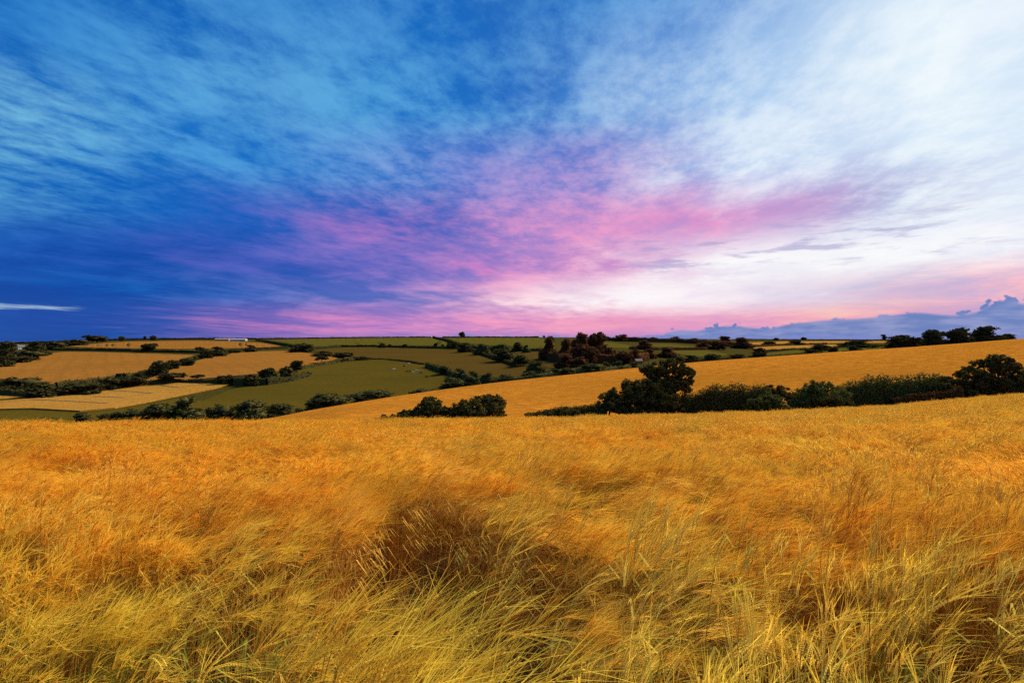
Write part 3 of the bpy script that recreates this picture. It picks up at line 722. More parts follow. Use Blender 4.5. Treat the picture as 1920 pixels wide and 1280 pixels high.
def near_tree(name, label, Y, base_px, circles, n, mat, leaf, tr, group, sub=26, tight=0.22, flat=0.8, core=0.0, seed=1):
    """crown lobes read as circles (px, py, r) at the tree's own distance, spread in depth"""
    r = np.random.default_rng(seed)
    X = (base_px-960)/F*Y; base = Vector((X, Y, float(Hgt(X, Y))))
    lob = []
    for cx, cy, cr in circles:
        rad = cr/F*Y
        dy = r.uniform(-1, 1)*rad*0.9
        lob.append(((cx-960)/F*Y-base.x, dy, -(cy-640)/F*Y-base.z, rad))
        lob.append(((cx-960)/F*Y-base.x+r.uniform(-.3, .3)*rad, -dy-r.uniform(.2, .8)*rad, -(cy-640)/F*Y-base.z-0.25*rad, rad*.8))
    o = empty(name, base, label=label, category='tree' if 'tree' in name else 'bush', group=group)
    P, Q = blob_points(lob, n, seed+1, sub, flat, tight)
    V, Fq = leaf_quads(P, Q, leaf, seed+2)
    if core:
        for l in lob:
            v, f = ico(l[:3], (l[3]*core,)*3, seed); Fq = np.vstack([Fq, f+len(V)]); V = np.vstack([V, v])
    link('crown', mesh_np('crown', V, Fq, mat), o)
    link('trunk', trunk_mesh('trunk', lob, seed+3, tr), o)
    return o
NG = 'trees and bushes in the hedge beyond the foreground barley'
near_tree('ash_tree', 'tall loose-crowned ash tree rising above the hedge in the middle', 84, 1245,
 [(1240,690,24),(1262,680,18),(1282,697,18),(1222,698,18),(1292,714,10),(1270,716,20),(1248,716,22),(1205,692,8),(1296,698,8),(1286,728,9)], 16000, MAT['leaf_near'], 0.30, 0.42, NG, 34, 0.16, 0.75, 0, 11)
near_tree('hawthorn_tree', 'wide dense dark hawthorn clump below the ash tree', 82, 1210,
 [(1218,745,34),(1186,742,26),(1248,738,28),(1230,722,22),(1200,726,22),(1175,722,14),(1262,760,20),(1178,765,22),(1215,770,26),(1244,770,22)], 22000, MAT['leaf_near'], 0.28, 0.35, NG, 30, 0.24, 0.85, 0.5, 12)
near_tree('hawthorn_tree', 'small dark hawthorn at the left foot of the wide clump', 82, 1140,
 [(1142,752,20),(1150,738,14),(1132,764,14),(1158,760,18)], 6000, MAT['leaf_near'], 0.28, 0.18, NG, 26, 0.24, 0.85, 0.4, 13)
near_tree('hawthorn_bush', 'larger right-hand one of two dark bushes standing before the slope', 80, 905,
 [(905,764,26),(928,760,20),(880,766,20),(862,770,18),(915,748,12),(938,756,12),(940,776,10),(892,752,12),(850,774,15),(842,782,11),(868,756,9),(932,746,8)], 12000, MAT['leaf_near'], 0.27, 0.22, NG, 30, 0.24, 0.8, 0.45, 14)
near_tree('hawthorn_bush', 'smaller left-hand one of two dark bushes standing before the slope', 80, 803,
 [(804,764,20),(818,768,16),(792,772,18),(808,753,11),(826,776,12),(778,778,12),(834,768,9),(798,750,8),(822,756,8)], 9000, MAT['leaf_near'], 0.27, 0.2, NG, 28, 0.24, 0.8, 0.45, 15)
near_tree('low_bush', 'low trailing dark bush at the left end of the near hedge', 79, 735,
 [(752,782,12),(735,783,9),(718,785,8),(764,778,12),(704,787,6)], 5000, MAT['leaf_near'], 0.26, 0.12, NG, 22, 0.26, 0.8, 0.3, 16)
near_tree('low_bush', 'low spiky bush just left of the hawthorn clump', 80, 1045,
 [(1030,775,7),(1048,773,8),(1064,775,7),(1080,774,7),(1012,778,5)], 4000, MAT['leaf_near'], 0.26, 0.1, NG, 20, 0.3, 0.9, 0.3, 17)
near_tree('blackthorn_bush', 'dark bush behind the bright leaved bush in the hedge', 84, 1443,
 [(1440,736,16),(1460,734,14),(1422,740,14),(1410,748,12),(1470,744,12)], 7000, MAT['leaf_near'], 0.27, 0.18, NG, 28, 0.24, 0.85, 0.4, 18)
near_tree('hazel_bush', 'leafy green bush in front of the dark bush in the hedge', 80, 1432,
 [(1432,756,18),(1412,758,16),(1452,754,18),(1462,764,14),(1400,766,12),(1440,744,10)], 9000, MAT['leaf_green'], 0.28, 0.16, NG, 26, 0.26, 0.85, 0.45, 19)
near_tree('willow_tree', 'big rounded dull green bushy tree in the middle of the right hedge', 81, 1535,
 [(1535,744,30),(1510,746,26),(1562,750,26),(1525,728,18),(1545,726,14),(1585,758,16),(1490,760,18),(1570,734,12),(1550,765,20),(1515,765,20)], 17000, MAT['leaf_green'], 0.26, 0.3, NG, 34, 0.24, 0.85, 0.5, 20)
near_tree('elder_bush', 'dark bush rising beside the big layered tree', 82, 1755,
 [(1755,722,16),(1740,730,14),(1770,716,14),(1722,736,12)], 7000, MAT['leaf_near'], 0.27, 0.18, NG, 26, 0.24, 0.85, 0.4, 21)
near_tree('layered_tree', 'big dark tree with layered spreading crown at the right edge', 82, 1880,
 [(1862,672,14),(1880,672,12),(1846,682,14),(1895,686,16),(1868,690,18),(1825,694,14),(1800,702,13),(1835,706,18),(1865,712,20),(1900,708,18),(1918,698,12),(1815,718,16),(1845,728,20),(1885,732,20),(1925,722,18),(1800,730,14),(1940,705,14),(1950,735,18),(1788,714,9)], 24000, MAT['leaf_near'], 0.28, 0.42, NG, 30, 0.2, 0.55, 0.35, 22)

# ------------------------------------------------------------------ buildings and cows
def box(V, Fc, x0, x1, y0, y1, z0, z1):
    b = len(V); V += [(x0,y0,z0),(x1,y0,z0),(x1,y1,z0),(x0,y1,z0),(x0,y0,z1),(x1,y0,z1),(x1,y1,z1),(x0,y1,z1)]
    Fc += [tuple(b+i for i in f) for f in ((0,1,5,4),(1,2,6,5),(2,3,7,6),(3,0,4,7),(4,5,6,7),(0,3,2,1))]
def part(name, parent, mat, boxes=(), prisms=()):
    V = []; Fc = []
    for b in boxes: box(V, Fc, *b)
    for x0, x1, y0, y1, z0, z1, ax in prisms:      # gable prism, ridge along ax
        b = len(V)
        if ax == 'x':
            ym = (y0+y1)/2; V += [(x0,y0,z0),(x0,y1,z0),(x0,ym,z1),(x1,y0,z0),(x1,y1,z0),(x1,ym,z1)]
        else:
            xm = (x0+x1)/2; V += [(x0,y0,z0),(x1,y0,z0),(xm,y0,z1),(x0,y1,z0),(x1,y1,z0),(xm,y1,z1)]
        Fc += [(b,b+1,b+2),(b+3,b+5,b+4),(b,b+2,b+5,b+3),(b+1,b+4,b+5,b+2),(b,b+3,b+4,b+1)]
    return link(name, mesh_np(name, V, Fc, mat), parent)
def house(px, base, rz, s, label, wallm, roofm, name='farmhouse'):
    p = pick(px, base); o = empty(name, p, label=label, category='house'); o.rotation_euler.z = rz; o.scale = (s,)*3
    part('wall', o, wallm, [(-5,5,-3.2,3.2,-1,5)], [(-4.98,4.98,-3.2,3.2,5,7.6,'x')])
    rf = part('roof', o, roofm, (), [(-5.3,5.3,-3.6,3.6,4.95,7.95,'x')])
    part('chimney', rf, wallm, [(-5.05,-4.0,-.5,.5,6.5,9.2)])
    for x in (-3, 0, 3):
        for z in (1.0, 3.3): part('window', o, MAT['glass_dark'], [(x-.5,x+.5,-3.26,-3.1,z,z+1.2)])
    return o
house(40, 654.5, math.radians(52), 1.0, 'small white farmhouse with chimney among dark trees at the left edge', MAT['render_white'], MAT['slate'])
house(94, 651, math.radians(-20), 0.6, 'pale cottage half hidden in trees right of the white farmhouse', MAT['render_white'], MAT['slate'], 'cottage')
house(1197, 683, math.radians(8), 0.62, 'small brown cottage tucked in scrub below the flare-reddened wood', MAT['brick_brown'], MAT['brick_brown'], 'cottage')
def barn(x0, x1, base, label, wm, rm, name, hgt):
    p = pick((x0+x1)/2, base); o = empty(name, p, label=label, category='farm building'); w = (x1-x0)/F*p.y/2
    part('wall', o, wm, [(-w, w, -6, 6, -1.5, hgt*.6)])
    rf = part('roof', o, rm, (), [(-w*1.01, w*1.01, -6.6, 6.6, hgt*.59, hgt, 'x')])
    for k in range(6):
        x = -w+2*w*(k+.5)/6; part('rib', rf, MAT['slate'], [(x-.15, x+.15, -6.68, -6.5, 0, hgt*.62)])
barn(404, 431, 639, 'long tan farm shed on the left skyline', MAT['tan_sheet'], MAT['tan_sheet'], 'farm_shed', 7)
barn(433, 462, 639, 'long whitish ribbed greenhouse right of the tan farm shed', MAT['polythene'], MAT['polythene'], 'greenhouse', 6.5)

def cow_mesh(name, mat):
    V = []; Fc = []; S = 10
    rings = [(-1.05,1.25,.10,.12),(-.95,1.12,.30,.34),(-.55,1.08,.34,.42),(0,1.02,.36,.45),(.5,1.06,.32,.44),(.85,1.14,.24,.36),(1.1,1.28,.15,.24),(1.3,1.38,.13,.17),(1.42,1.36,.12,.15),(1.62,1.22,.09,.10),(1.76,1.12,.06,.06)]
    for x, z, w, h in rings:
        for k in range(S):
            a = 2*math.pi*k/S; V.append((x, w*math.cos(a), z+h*math.sin(a)))
    for j in range(len(rings)-1):
        for k in range(S): Fc.append((j*S+k, j*S+(k+1) % S, (j+1)*S+(k+1) % S, (j+1)*S+k))
    Fc += [tuple(range(S)), tuple(range((len(rings)-1)*S, len(rings)*S))]
    segs = []
    for sx, dx in ((-.78, -.10), (.72, .02)):
        for sy in (-.2, .2):
            segs.append(([(sx, sy, 1.0), (sx+dx*.2, sy, .62), (sx+dx, sy, .38), (sx, sy, 0)], [.17, .11, .07, .06]))
    segs.append(([(-1.03, 0, 1.4), (-1.13, 0, 1.1), (-1.12, 0, .6)], [.03, .025, .05]))
    for sy in (-1, 1): segs.append(([(1.36, sy*.1, 1.5), (1.36, sy*.24, 1.5)], [.05, .02]))
    v, f = tubes(segs, 6); b = len(V); V += v; Fc += [tuple(b+i for i in q) for q in f]
    return mesh_np(name, V, Fc, mat, True)
cb, cw = cow_mesh('cow_black', MAT['hide_black']), cow_mesh('cow_cream', MAT['hide_cream'])
COWS = [(738,694.5,1,.4,'leftmost cream cow standing apart on the pasture'),(758,688,0,2.6,'black cow standing highest on the cow pasture'),(763,698.5,0,.2,'black cow leftmost in the middle cluster of the pasture'),(770,698.5,0,3.3,'black cow beside the cream one in the middle cluster'),(774,700,1,.1,'cream cow lowest in the middle cluster of the pasture'),(782,697,1,2.9,'cream cow just right of the middle cluster'),(789,701,0,.5,'black cow right of the middle cluster'),(800,708.5,0,3.0,'black cow standing lowest on the cow pasture'),(766.5,683.5,1,.3,'cream cow by the hedge on the crest'),(832,703,0,2.2,'black cow alone near the right end of the pasture')]
for px, py, k, rz, lab in COWS:
    p = pick(px, py); p.z += .22
    o = link('cow', cw if k else cb, None, label=lab, category='cow', group='cows grazing on the pasture'); o.location = p; o.rotation_euler.z = rz; o.scale = (1.1,)*3

# ------------------------------------------------------------------ foreground barley
def barley_mat():
    m, nt, N, L, out = new_mat('barley')
    at = N.new('ShaderNodeAttribute'); at.attribute_type = 'GEOMETRY'; at.attribute_name = 'part'
    ti = N.new('ShaderNodeAttribute'); ti.attribute_type = 'INSTANCER'; ti.attribute_name = 'tint'
    va = N.new('ShaderNodeAttribute'); va.attribute_type = 'INSTANCER'; va.attribute_name = 'vary'
    green = ramp_node(N, L, at.outputs['Fac'], [(0.0, (0.30, 0.24, 0.03)), (0.33, (0.92, 0.72, 0.12)), (0.66, (0.80, 0.60, 0.06)), (1.0, (0.22, 0.34, 0.04))])
    gold = ramp_node(N, L, at.outputs['Fac'], [(0.0, (0.62, 0.30, 0.05)), (0.33, (0.92, 0.52, 0.07)), (0.66, (0.96, 0.475, 0.033)), (1.0, (0.60, 0.34, 0.06))])
    col = mixc(N, L, ti.outputs['Fac'], green, gold)
    pale = mixc(N, L, 0.55, col, (0.96, 0.72, 0.16))
    pf = N.new('ShaderNodeMapRange'); L.new(va.outputs['Fac'], pf.inputs[0]); pf.inputs[1].default_value = .55; pf.inputs[2].default_value = 1.0
    pf.inputs[3].default_value = 0; pf.inputs[4].default_value = .75
    col = mixc(N, L, pf.outputs[0], col, pale)
    dk = N.new('ShaderNodeMapRange'); L.new(va.outputs['Fac'], dk.inputs[0]); dk.inputs[1].default_value = 0; dk.inputs[2].default_value = .45
    dk.inputs[3].default_value = .35; dk.inputs[4].default_value = 0
    col = mixc(N, L, dk.outputs[0], col, (0.55, 0.24, 0.03))
    d = N.new('ShaderNodeBsdfDiffuse'); L.new(col, d.inputs[0])
    t = N.new('ShaderNodeBsdfTranslucent'); L.new(col, t.inputs[0])
    mx = N.new('ShaderNodeMixShader'); mx.inputs[0].default_value = 0.45
    L.new(d.outputs[0], mx.inputs[1]); L.new(t.outputs[0], mx.inputs[2])
    gl = N.new('ShaderNodeBsdfGlossy'); gl.inputs['Roughness'].default_value = 0.45; L.new(col, gl.inputs[0])
    m2 = N.new('ShaderNodeMixShader'); m2.inputs[0].default_value = 0.06
    L.new(mx.outputs[0], m2.inputs[1]); L.new(gl.outputs[0], m2.inputs[2]); L.new(m2.outputs[0], out.inputs[0])
    return m
MAT['barley'] = barley_mat()

class Geo:
    def __init__(s): s.V = []; s.F = []; s.P = []
    def ribbon(s, pts, widths, side, part):
        b = len(s.V)
        for p, w in zip(pts, widths):
            s.V += [tuple(p-side*w*.5), tuple(p+side*w*.5)]
        for k in range(len(pts)-1): s.F.append((b+2*k, b+2*k+1, b+2*k+3, b+2*k+2)); s.P.append(part)
    def tube(s, pts, radii, part, sides=3):
        b = len(s.V)
        for k, p in enumerate(pts):
            d = (pts[min(k+1, len(pts)-1)]-pts[max(k-1, 0)]).normalized(); u = d.orthogonal().normalized(); w = d.cross(u)
            for q in range(sides):
                an = 2*math.pi*q/sides; s.V.append(tuple(p+(u*math.cos(an)+w*math.sin(an))*radii[k]))
        for k in range(len(pts)-1):
            for q in range(sides): s.F.append((b+k*sides+q, b+k*sides+(q+1) % sides, b+(k+1)*sides+(q+1) % sides, b+(k+1)*sides+q)); s.P.append(part)
    def mesh(s, name):
        me = bpy.data.meshes.new(name); me.from_pydata(s.V, [], s.F); me.update(); me.materials.append(MAT['barley'])
        a = me.attributes.new('part', 'FLOAT', 'FACE'); a.data.foreach_set('value', np.array(s.P, np.float32)); return me

def stalk(g, r, L=0.82, lean=0.7, droop=0.9, detail=2, org=Vector((0, 0, 0)), phi=0.0, z0=0.0):
    """one barley plant leaning along phi: stem, nodding ear of kernels, long awns, a leaf"""
    e = Vector((math.cos(phi), math.sin(phi), 0)); up = Vector((0, 0, 1)); side = Vector((-math.sin(phi), math.cos(phi), 0))
    ns = {2: 7, 1: 4, 0: 2}[detail]
    pts = [org.copy()]; ang = 0; p = org.copy()
    for k in range(1, ns+1):
        s_ = k/ns; ang = lean*s_**1.6
        p = p+(e*math.sin(ang)+up*math.cos(ang))*L/ns; pts.append(p.copy())
    if detail == 2: g.tube(pts, [.0019-.0008*k/ns for k in range(ns+1)], 0.0)
    else:
        q = [a for a in pts if a.z-org.z >= z0] or pts[-2:]
        if len(q) < 2: q = pts[-2:]
        g.ribbon(q, [.004 if detail else .007]*len(q), (side+e*r.uniform(-.6, .6)).normalized(), 0.0)
    # ear
    EL = r.uniform(.088, .115); nk = {2: 11, 1: 4, 0: 2}[detail]
    ear = [p.copy()]; tg = []
    for k in range(nk):
        ang = min(ang+droop/nk, 2.7); t = e*math.sin(ang)+up*math.cos(ang); tg.append(t); p = p+t*EL/nk; ear.append(p.copy())
    tw = r.uniform(0, math.pi)
    if detail == 2:
        for k in range(nk):
            t = tg[k]; n1 = t.cross(side).normalized(); lat = side*math.cos(tw)+n1*math.sin(tw); oth = t.cross(lat)
            for sg in (-1, 1):
                c = ear[k]+lat*sg*.0040; kl = .0155*(1-.35*abs(k/nk-.4)); b = len(g.V)
                dirk = (t+lat*sg*.22).normalized()
                g.V += [tuple(c), tuple(c+dirk*kl*.45+lat*sg*.0028), tuple(c+dirk*kl*.45+oth*.0033), tuple(c+dirk*kl*.45-lat*sg*.0020), tuple(c+dirk*kl*.45-oth*.0033), tuple(c+dirk*kl)]
                for q in range(4):
                    g.F += [(b, b+1+q, b+1+(q+1) % 4), (b+5, b+1+(q+1) % 4, b+1+q)]; g.P += [.33, .33]
                if (k+(sg > 0)) % 2: continue
                al = r.uniform(.11, .17); a0 = c+dirk*kl*.9
                dv = (t+lat*sg*r.uniform(.05, .26)+oth*r.uniform(-.12, .12)).normalized()
                sag = Vector((0, 0, -1))*al*r.uniform(.02, .14)+e*al*r.uniform(0, .10)
                ap = [a0, a0+dv*al*.5+sag*.3, a0+dv*al+sag]
                g.ribbon(ap, [.0017, .0014, .0004], dv.cross(Vector(r.normal(0, 1, 3))).normalized(), .66)
    else:
        wd = .0075 if detail else .010
        rad = [wd*.35]+[wd*.55]*(nk-1)+[wd*.2]
        g.tube(ear, rad, .33, 4 if detail else 3)
        na = 11 if detail else 5
        for k in range(na):
            j = r.integers(0, nk); t = tg[j]; al = r.uniform(.11, .17)
            dv = (t+Vector(r.normal(0, .16, 3))).normalized(); a0 = ear[j+1 if k % 2 else j]
            sag = Vector((0, 0, -1))*al*r.uniform(.02, .12)
            w = .0020 if detail else .0042
            g.ribbon([a0, a0+dv*al*.55+sag*.3, a0+dv*al+sag] if detail else [a0, a0+dv*al+sag*.6], [w, w*.8, w*.3] if detail else [w, w*.5], dv.cross(Vector(r.normal(0, 1, 3))).normalized(), .66)
    # leaf
    if (detail == 2 and r.random() < .75) or (detail == 1 and r.random() < .4):
        k = int(ns*r.uniform(.45, .8)); b0 = pts[k]; an = phi+r.uniform(-1.6, 1.6); dl = Vector((math.cos(an), math.sin(an), 0)); ll = r.uniform(.12, .2)
        lp = [b0, b0+(dl*.35+up*.6)*ll*.5, b0+(dl*.8+up*.55)*ll, b0+(dl*1.25+up*.1)*ll]
        sd = Vector((-dl.y, dl.x, 0)); g.ribbon(lp, [.006, .009, .007, .001], sd, 1.0)

bc = bpy.data.collections.new('barley_kinds')       # not linked to the scene: only the kinds the crop is made of
def kind_obj(i, g):
    me = g.mesh('barley_kind'); o = bpy.data.objects.new(f'kind_{i:03d}', me); bc.objects.link(o)
r0 = np.random.default_rng(5)
idx = 0
LEAN = [0.25, 0.35, 0.5, 0.6, 0.75, 0.85, 0.95, 1.05, 1.15, 1.25]
NEAR = []
for le in LEAN:                                     # single detailed stalks, from upright to bent over
    for v in range(3):
        g = Geo(); stalk(g, r0, r0.uniform(.78, .9), le, r0.uniform(.5, 1.2), 2); kind_obj(idx, g); NEAR.append(idx); idx += 1
BARE = []
for v in range(4):                                  # broken bare straws
    g = Geo(); L = r0.uniform(.35, .7); a = r0.uniform(.1, .5); bnd = r0.uniform(.3, 1.6)
    p0 = Vector((0, 0, 0)); p1 = Vector((math.sin(a)*L*.6, 0, math.cos(a)*L*.6)); p2 = p1+Vector((math.sin(a+bnd), .1, math.cos(a+bnd)))*L*.5
    g.tube([p0, p0.lerp(p1, .5), p1, p2], [.002, .0018, .0016, .0010], 0.0); kind_obj(idx, g); BARE.append(idx); idx += 1
MID = []
for le in (0.45, 0.65, 0.8, 0.95, 1.1, 1.2):
    for v in range(2):
        g = Geo()
        for q in range(12):
            stalk(g, r0, r0.uniform(.76, .92), le+r0.uniform(-.15, .15), r0.uniform(.4, 1.2), 1, Vector((r0.uniform(-.14, .14), r0.uniform(-.14, .14), 0)), r0.normal(0, .22), .25)
        kind_obj(idx, g); MID.append(idx); idx += 1
FAR = []
for le in (0.6, 0.8, 1.0, 1.15):
    for v in range(2):
        g = Geo()
        for q in range(36):
            stalk(g, r0, r0.uniform(.76, .92), le+r0.uniform(-.2, .2), r0.uniform(.3, 1.1), 0, Vector((r0.uniform(-.32, .32), r0.uniform(-.32, .32), 0)), r0.normal(0, .25), .4)
        kind_obj(idx, g); FAR.append(idx); idx += 1

# trampled channel winding away from the camera: (y, x, half width), and some smaller openings: (x, y, rx, ry)
CHAN = np.array([(1.0, .12, .12), (1.35, .09, .15), (1.7, -.03, .20), (2.1, -.22, .32), (2.6, -.46, .46), (3.2, -.64, .50), (3.9, -.72, .46), (4.5, -.78, .28), (5.0, -.85, .10), (7, -1.2, .10), (9, -1.65, .16), (11, -2.0, .22), (14, -2.6, .10)])
GAPS = [(-2.35, 3.75, .60, .40), (-1.6, 3.3, .22, .14), (.95, 2.3, .16, .13), (1.85, 2.05, .20, .12), (-1.35, 2.0, .18, .12), (-.95, 1.65, .12, .10), (2.5, 2.6, .25, .12), (1.2, 3.3, .25, .12), (-2.7, 2.7, .25, .14), (.55, 1.6, .10, .10), (3.6, 4.2, .4, .15), (.6, 4.6, .3, .14), (-4.2, 5.6, .5, .2), (1.55, 1.55, .14, .09)]
def gapd(X, Y):
    cx = np.interp(Y, CHAN[:, 0], CHAN[:, 1]); cw = np.interp(Y, CHAN[:, 0], CHAN[:, 2])
    d = np.where(Y < 14, np.abs(X-cx)/cw, 9.0)
    for gx, gy, rx, ry in GAPS: d = np.minimum(d, np.hypot((X-gx)/rx, (Y-gy)/ry))
    return d
def scatter(y0, y1, dens, kinds_by_lean, seed, half=1.13, marg=0.6):
    r = np.random.default_rng(seed)
    W = half*y1+marg; n = int(dens*(y1-y0)*2*W)
    X = r.uniform(-W, W, n); Y = r.uniform(y0, y1, n)
    keep = np.abs(X) < half*Y+marg
    return X[keep], Y[keep], r
PX = []; PR = []; PS = []; PI = []; PT = []; PV = []
def crop(y0, y1, dens, kinds, per, seed, jit, clump=0.0, csd=.06, smin=.9, smax=1.1):
    """plants in wind-swept clumps: clump centres carry bend, heading, tone and height; plants vary a little about them"""
    CX, CY, r = scatter(y0, y1, dens/max(clump, 1), kinds, seed)
    if clump:
        m = r.poisson(clump, len(CX)); ci_ = np.repeat(np.arange(len(CX)), m); n = len(ci_)
        X = CX[ci_]+r.normal(0, csd, n); Y = CY[ci_]+r.normal(0, csd, n)
    else: ci_ = np.arange(len(CX)); X, Y = CX, CY
    nc = len(CX)
    c_phi = r.normal(0, .34 if clump else 0.0, nc); c_len = r.normal(0, .16, nc); c_t = r.normal(0, .16, nc); c_h = r.normal(0, .075, nc); c_v = r.normal(0, .16, nc)
    px = 960+F*X/np.maximum(Y, 1)
    yc = col_of(CREST, np.clip(px, -1100, 3000))
    gd = gapd(X, Y)
    keep = (Y < np.minimum(yc+14, 79)) & (Y > .75) & ((gd > 1.0+r.normal(0, .10, len(X))) | (r.random(len(X)) < np.where(Y > 4.8, .45, .03)))
    X, Y, gd, ci_ = X[keep], Y[keep], gd[keep], ci_[keep]
    n = len(X)
    gust = vnoise(X, Y, .6, 3)*.55+vnoise(X, Y, 1.7, 4)*.45              # how far the wind bends it
    swirl = vnoise(X, Y, .4, 5)*.5+vnoise(X, Y, 1.2, 6)*.5
    u = X/np.maximum(Y, 1.2)
    phi = np.radians(5+26*np.clip(u*1.6, -1, 1)-26*np.clip((3.4-Y)/2.4, 0, 1)*(u < .15))+(swirl-.5)*2.3+c_phi[ci_]+r.normal(0, jit, n)
    fr = np.clip((gust-.22)/.5+c_len[ci_], 0, .999)
    reach = .40+.50*fr                                                   # tips that would close an opening stand straighter
    tip = np.minimum(gapd(X+reach*np.cos(phi), Y+reach*np.sin(phi)), gapd(X+.5*reach*np.cos(phi), Y+.5*reach*np.sin(phi)))
    tip = np.minimum(tip, gapd(X+.75*reach*np.cos(phi), Y+.75*reach*np.sin(phi)))
    edge = (tip < 1.05) & (Y < 6.0)
    fr = np.where(edge, fr*.08, fr)
    nl = len(kinds)//per
    ki = np.clip((fr*nl+r.normal(0, .5, n)).astype(int), 0, nl-1)*per+r.integers(0, per, n)
    idxs = np.array(kinds)[ki]
    tint = np.clip((Y-1.9)/2.6, 0, 1)*.72+.12
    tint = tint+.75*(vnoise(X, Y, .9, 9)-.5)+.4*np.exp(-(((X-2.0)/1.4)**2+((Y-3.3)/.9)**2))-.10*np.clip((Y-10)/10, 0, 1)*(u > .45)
    tint = np.where((gd < 2.2) & (Y > 2.6), tint+.25, tint)
    tint = np.clip(tint+c_t[ci_]+r.normal(0, .06, n), 0, 1)
    vary = np.clip(r.random(n)*.55+.6*(vnoise(X, Y, 2.0, 11)-.25)*np.clip((9-Y)/5, .45, 1)+c_v[ci_]+.1+np.where((gd < 1.6) & (Y > 4.6), .25, 0), 0, 1)
    hs = (smin+(smax-smin)*r.random(n))*(.86+.18*vnoise(X, Y, .9, 12)+.12*vnoise(X, Y, 2.6, 13)*np.clip((9-Y)/4, 0, 1)+c_h[ci_])*np.where((gd < 1.9) & (Y < 3.0) & (np.abs(X+.3) < 1.0), np.where(edge, .66, .82), 1.0)
    Z = Hgt(X, Y)
    tilt = r.normal(0, .06, (n, 2))
    PX.append(np.stack([X, Y, Z], 1)); PR.append(np.stack([tilt[:, 0], tilt[:, 1], phi], 1)); PS.append(hs); PI.append(idxs); PT.append(tint); PV.append(vary)
def crop_body():
    """the close-packed straw under the ears, where single stalks can no longer be told apart"""
    yr = np.concatenate([np.linspace(6.4, 20, 60), np.geomspace(20.5, 84, 90)]); ur = np.linspace(-1.25, 1.25, 200); n = len(ur)
    V = np.zeros((len(yr)*n, 3)); ok = np.zeros(len(yr)*n, bool)
    for q, y in enumerate(yr):
        X = ur*y; Yq = np.full(n, y); px = 960+F*X/y; yc = col_of(CREST, px)
        pd = gapd(X, Yq)
        hb = .50+.12*vnoise(X, Yq, 1.3, 41)+.07*vnoise(X, Yq, 4.0, 42)-np.where((pd < 1) & (y < 15), .25, 0)
        hb = hb*np.clip((y-6.4)/1.5, 0.02, 1)
        V[q*n:(q+1)*n] = np.stack([X, Yq, Hgt(X, Yq)+hb], 1); ok[q*n:(q+1)*n] = y < np.minimum(yc+13, 78)
    i = np.arange(len(yr)-1)[:, None]*n+np.arange(n-1)[None, :]
    Fq = np.stack([i, i+1, i+n+1, i+n], -1).reshape(-1, 4); Fq = Fq[ok[Fq].all(1)]
    us = np.unique(Fq); mp = np.zeros(len(V), int); mp[us] = np.arange(len(us))
    link('barley_straw', mesh_np('barley_straw', V[us], mp[Fq], MAT['straw_body'], True), None, kind='stuff', label='close-packed straw of the foreground barley under its ears', category='barley')
MAT['straw_body'] = field_mat('packed_straw', (0.26, 0.12, 0.018), (0.36, 0.17, 0.025), (0.16, 0.07, 0.012), 1.2, (1, .6, 1), 0, 14, 0.8)
crop_body()
crop(0.8, 6.0, 275, NEAR, 3, 21, .10, clump=24, csd=.07)
crop(0.8, 6.0, 90, NEAR, 3, 24, .30)
crop(5.6, 17.0, 44, MID, 2, 22, .20, clump=4, csd=.16)
crop(16.0, 80.0, 11, FAR, 2, 23, .2, clump=3, csd=.4, smin=.85, smax=1.2)
# broken straws lying in the openings
rb = np.random.default_rng(31)
for k in range(len(GAPS)+1):
    if k < len(GAPS):
        gx, gy, rx, ry = GAPS[k]; n = int(420*rx*ry*math.pi)+5
        a = rb.uniform(0, 6.283, n); q = np.sqrt(rb.uniform(0, 1, n)); X = gx+rx*q*np.cos(a); Y = gy+ry*q*np.sin(a)
    else:
        n = 420; Y = rb.uniform(1.0, 4.5, n); X = np.interp(Y, CHAN[:, 0], CHAN[:, 1])+np.interp(Y, CHAN[:, 0], CHAN[:, 2])*rb.uniform(-1, 1, n)
    PX.append(np.stack([X, Y, Hgt(X, Y)], 1)); PR.append(np.stack([rb.normal(0, .3, n), rb.normal(0, .3, n), rb.uniform(0, 6.28, n)], 1))
    PS.append(rb.uniform(.8, 1.2, n)); PI.append(rb.choice(BARE, n)); PT.append(np.full(n, .6)); PV.append(rb.random(n))
PX = np.vstack(PX); PR = np.vstack(PR); PS = np.concatenate(PS); PI = np.concatenate(PI); PT = np.concatenate(PT); PV = np.concatenate(PV)
pm = bpy.data.meshes.new('barley_crop'); pm.vertices.add(len(PX)); pm.vertices.foreach_set('co', PX.astype(np.float32).ravel())
for nm, ty, dat, key in (('rot', 'FLOAT_VECTOR', PR, 'vector'), ('scl', 'FLOAT', PS, 'value'), ('kid', 'INT', PI, 'value'), ('tint', 'FLOAT', PT, 'value'), ('vary', 'FLOAT', PV, 'value')):
    a = pm.attributes.new(nm, ty, 'POINT'); a.data.foreach_set(key, np.ascontiguousarray(dat, np.int32 if ty == 'INT' else np.float32).ravel())
pm.materials.append(MAT['barley'])
bo = link('barley_crop', pm, None, kind='stuff', label='ripe windblown barley filling the whole foreground field', category='barley')
ng = bpy.data.node_groups.new('barley_scatter', 'GeometryNodeTree')
ng.interface.new_socket('Geometry', in_out='INPUT', socket_type='NodeSocketGeometry'); ng.interface.new_socket('Geometry', in_out='OUTPUT', socket_type='NodeSocketGeometry')
N = ng.nodes; L = ng.links
gi = N.new('NodeGroupInput'); go = N.new('NodeGroupOutput')
ci = N.new('GeometryNodeCollectionInfo'); ci.inputs['Collection'].default_value = bc; ci.inputs['Separate Children'].default_value = True; ci.inputs['Reset Children'].default_value = True
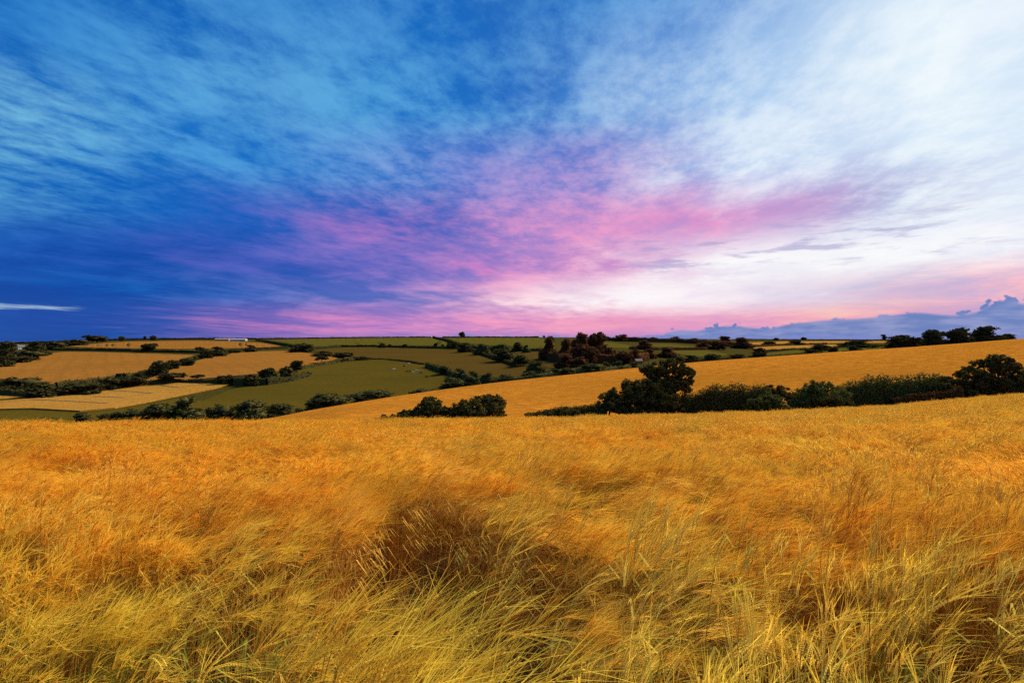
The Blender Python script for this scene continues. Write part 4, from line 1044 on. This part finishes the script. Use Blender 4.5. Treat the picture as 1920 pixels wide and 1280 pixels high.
iop = N.new('GeometryNodeInstanceOnPoints'); iop.inputs['Pick Instance'].default_value = True
def named(nm, ty):
    n = N.new('GeometryNodeInputNamedAttribute'); n.data_type = ty; n.inputs['Name'].default_value = nm; return n.outputs['Attribute']
er = N.new('FunctionNodeEulerToRotation'); L.new(named('rot', 'FLOAT_VECTOR'), er.inputs[0])
L.new(gi.outputs[0], iop.inputs['Points']); L.new(ci.outputs[0], iop.inputs['Instance'])
L.new(named('kid', 'INT'), iop.inputs['Instance Index']); L.new(er.outputs[0], iop.inputs['Rotation']); L.new(named('scl', 'FLOAT'), iop.inputs['Scale'])
L.new(iop.outputs[0], go.inputs[0])
md = bo.modifiers.new('scatter', 'NODES'); md.node_group = ng
print('barley instances', len(PX))

# ------------------------------------------------------------------ single pale stalks that stand out from the crop
def pale_mat(name, c1, c2):
    m, nt, N, L, out = new_mat(name)
    tc = N.new('ShaderNodeTexCoord'); a = noise_node(N, L, tc.outputs['Object'], 30, 3)
    col = ramp_node(N, L, a, [(0.3, c1), (0.7, c2)])
    d = N.new('ShaderNodeBsdfDiffuse'); L.new(col, d.inputs[0]); t = N.new('ShaderNodeBsdfTranslucent'); L.new(col, t.inputs[0])
    mx = N.new('ShaderNodeMixShader'); mx.inputs[0].default_value = .35; L.new(d.outputs[0], mx.inputs[1]); L.new(t.outputs[0], mx.inputs[2]); L.new(mx.outputs[0], out.inputs[0])
    return m
PM = {0.0: ('stem', pale_mat('straw_stem', (.46, .28, .04), (.62, .40, .07))), .33: ('ear', pale_mat('pale_ear', (.86, .62, .09), (.94, .72, .14))),
      .66: ('awns', pale_mat('pale_awns', (.86, .58, .06), (.94, .66, .08))), 1.0: ('leaf', pale_mat('dry_leaf', (.42, .34, .05), (.60, .42, .07)))}
def split_parts(g):
    res = []
    P = np.array(g.P)
    for v, (nm, mt) in PM.items():
        fs = [f for f, p in zip(g.F, P) if abs(p-v) < .01]
        if not fs: continue
        us = sorted({i for f in fs for i in f}); mp = {u: k for k, u in enumerate(us)}
        res.append((nm, mesh_np(nm, [g.V[u] for u in us], [tuple(mp[i] for i in f) for f in fs], mt)))
    return res
rp = np.random.default_rng(77); SK = []
for le in (.12, .2, .35, .5, .7, .9):
    g = Geo(); stalk(g, rp, rp.uniform(.86, .95), le, rp.uniform(.35, 1.1), 2); SK.append(split_parts(g))
def pale(pts, label, group, lo, hi):
    for k, (px, py) in enumerate(sorted(pts)):
        u = (px-960)/F; s_ = float(slope_of(u)); Y = 0.76/((py-640)/F-s_); X = u*Y-.05
        o = empty('barley_stalk', (X, Y, float(Hgt(X, Y))-.01), label=label.replace('#', ORD[k]), category='barley', group=group)
        o.rotation_euler.z = random.uniform(-.7, .7); o.scale = (random.uniform(1.06, 1.18),)*3
        for nm, me in SK[random.randint(lo, hi)]: link(nm, me, o)
pale([(905,1050),(930,1120),(940,1140),(915,985),(820,900),(845,890),(990,965),(1040,1000),(965,1010),(950,1060),(1075,1040),(925,1020)], 'pale upright barley stalk, # from left beside the dark trampled opening', 'pale stalks beside the dark opening', 0, 2)
pale([(1395,1180),(1375,1150),(1660,1150),(1690,1140),(1775,1180),(1820,1160),(1850,1150),(1872,1165),(1862,1230),(1330,1180),(1640,1120),(1720,1100),(1580,1170)], 'pale nodding barley stalk, # from left at the lower right', 'pale stalks at the lower right', 1, 4)
pale([(850,1190),(950,1240),(900,1210),(1180,1120),(1205,1125),(780,1170),(830,1160),(1010,1190)], 'pale drooping barley stalk, # from left below the dark opening', 'pale stalks at the bottom edge', 3, 5)
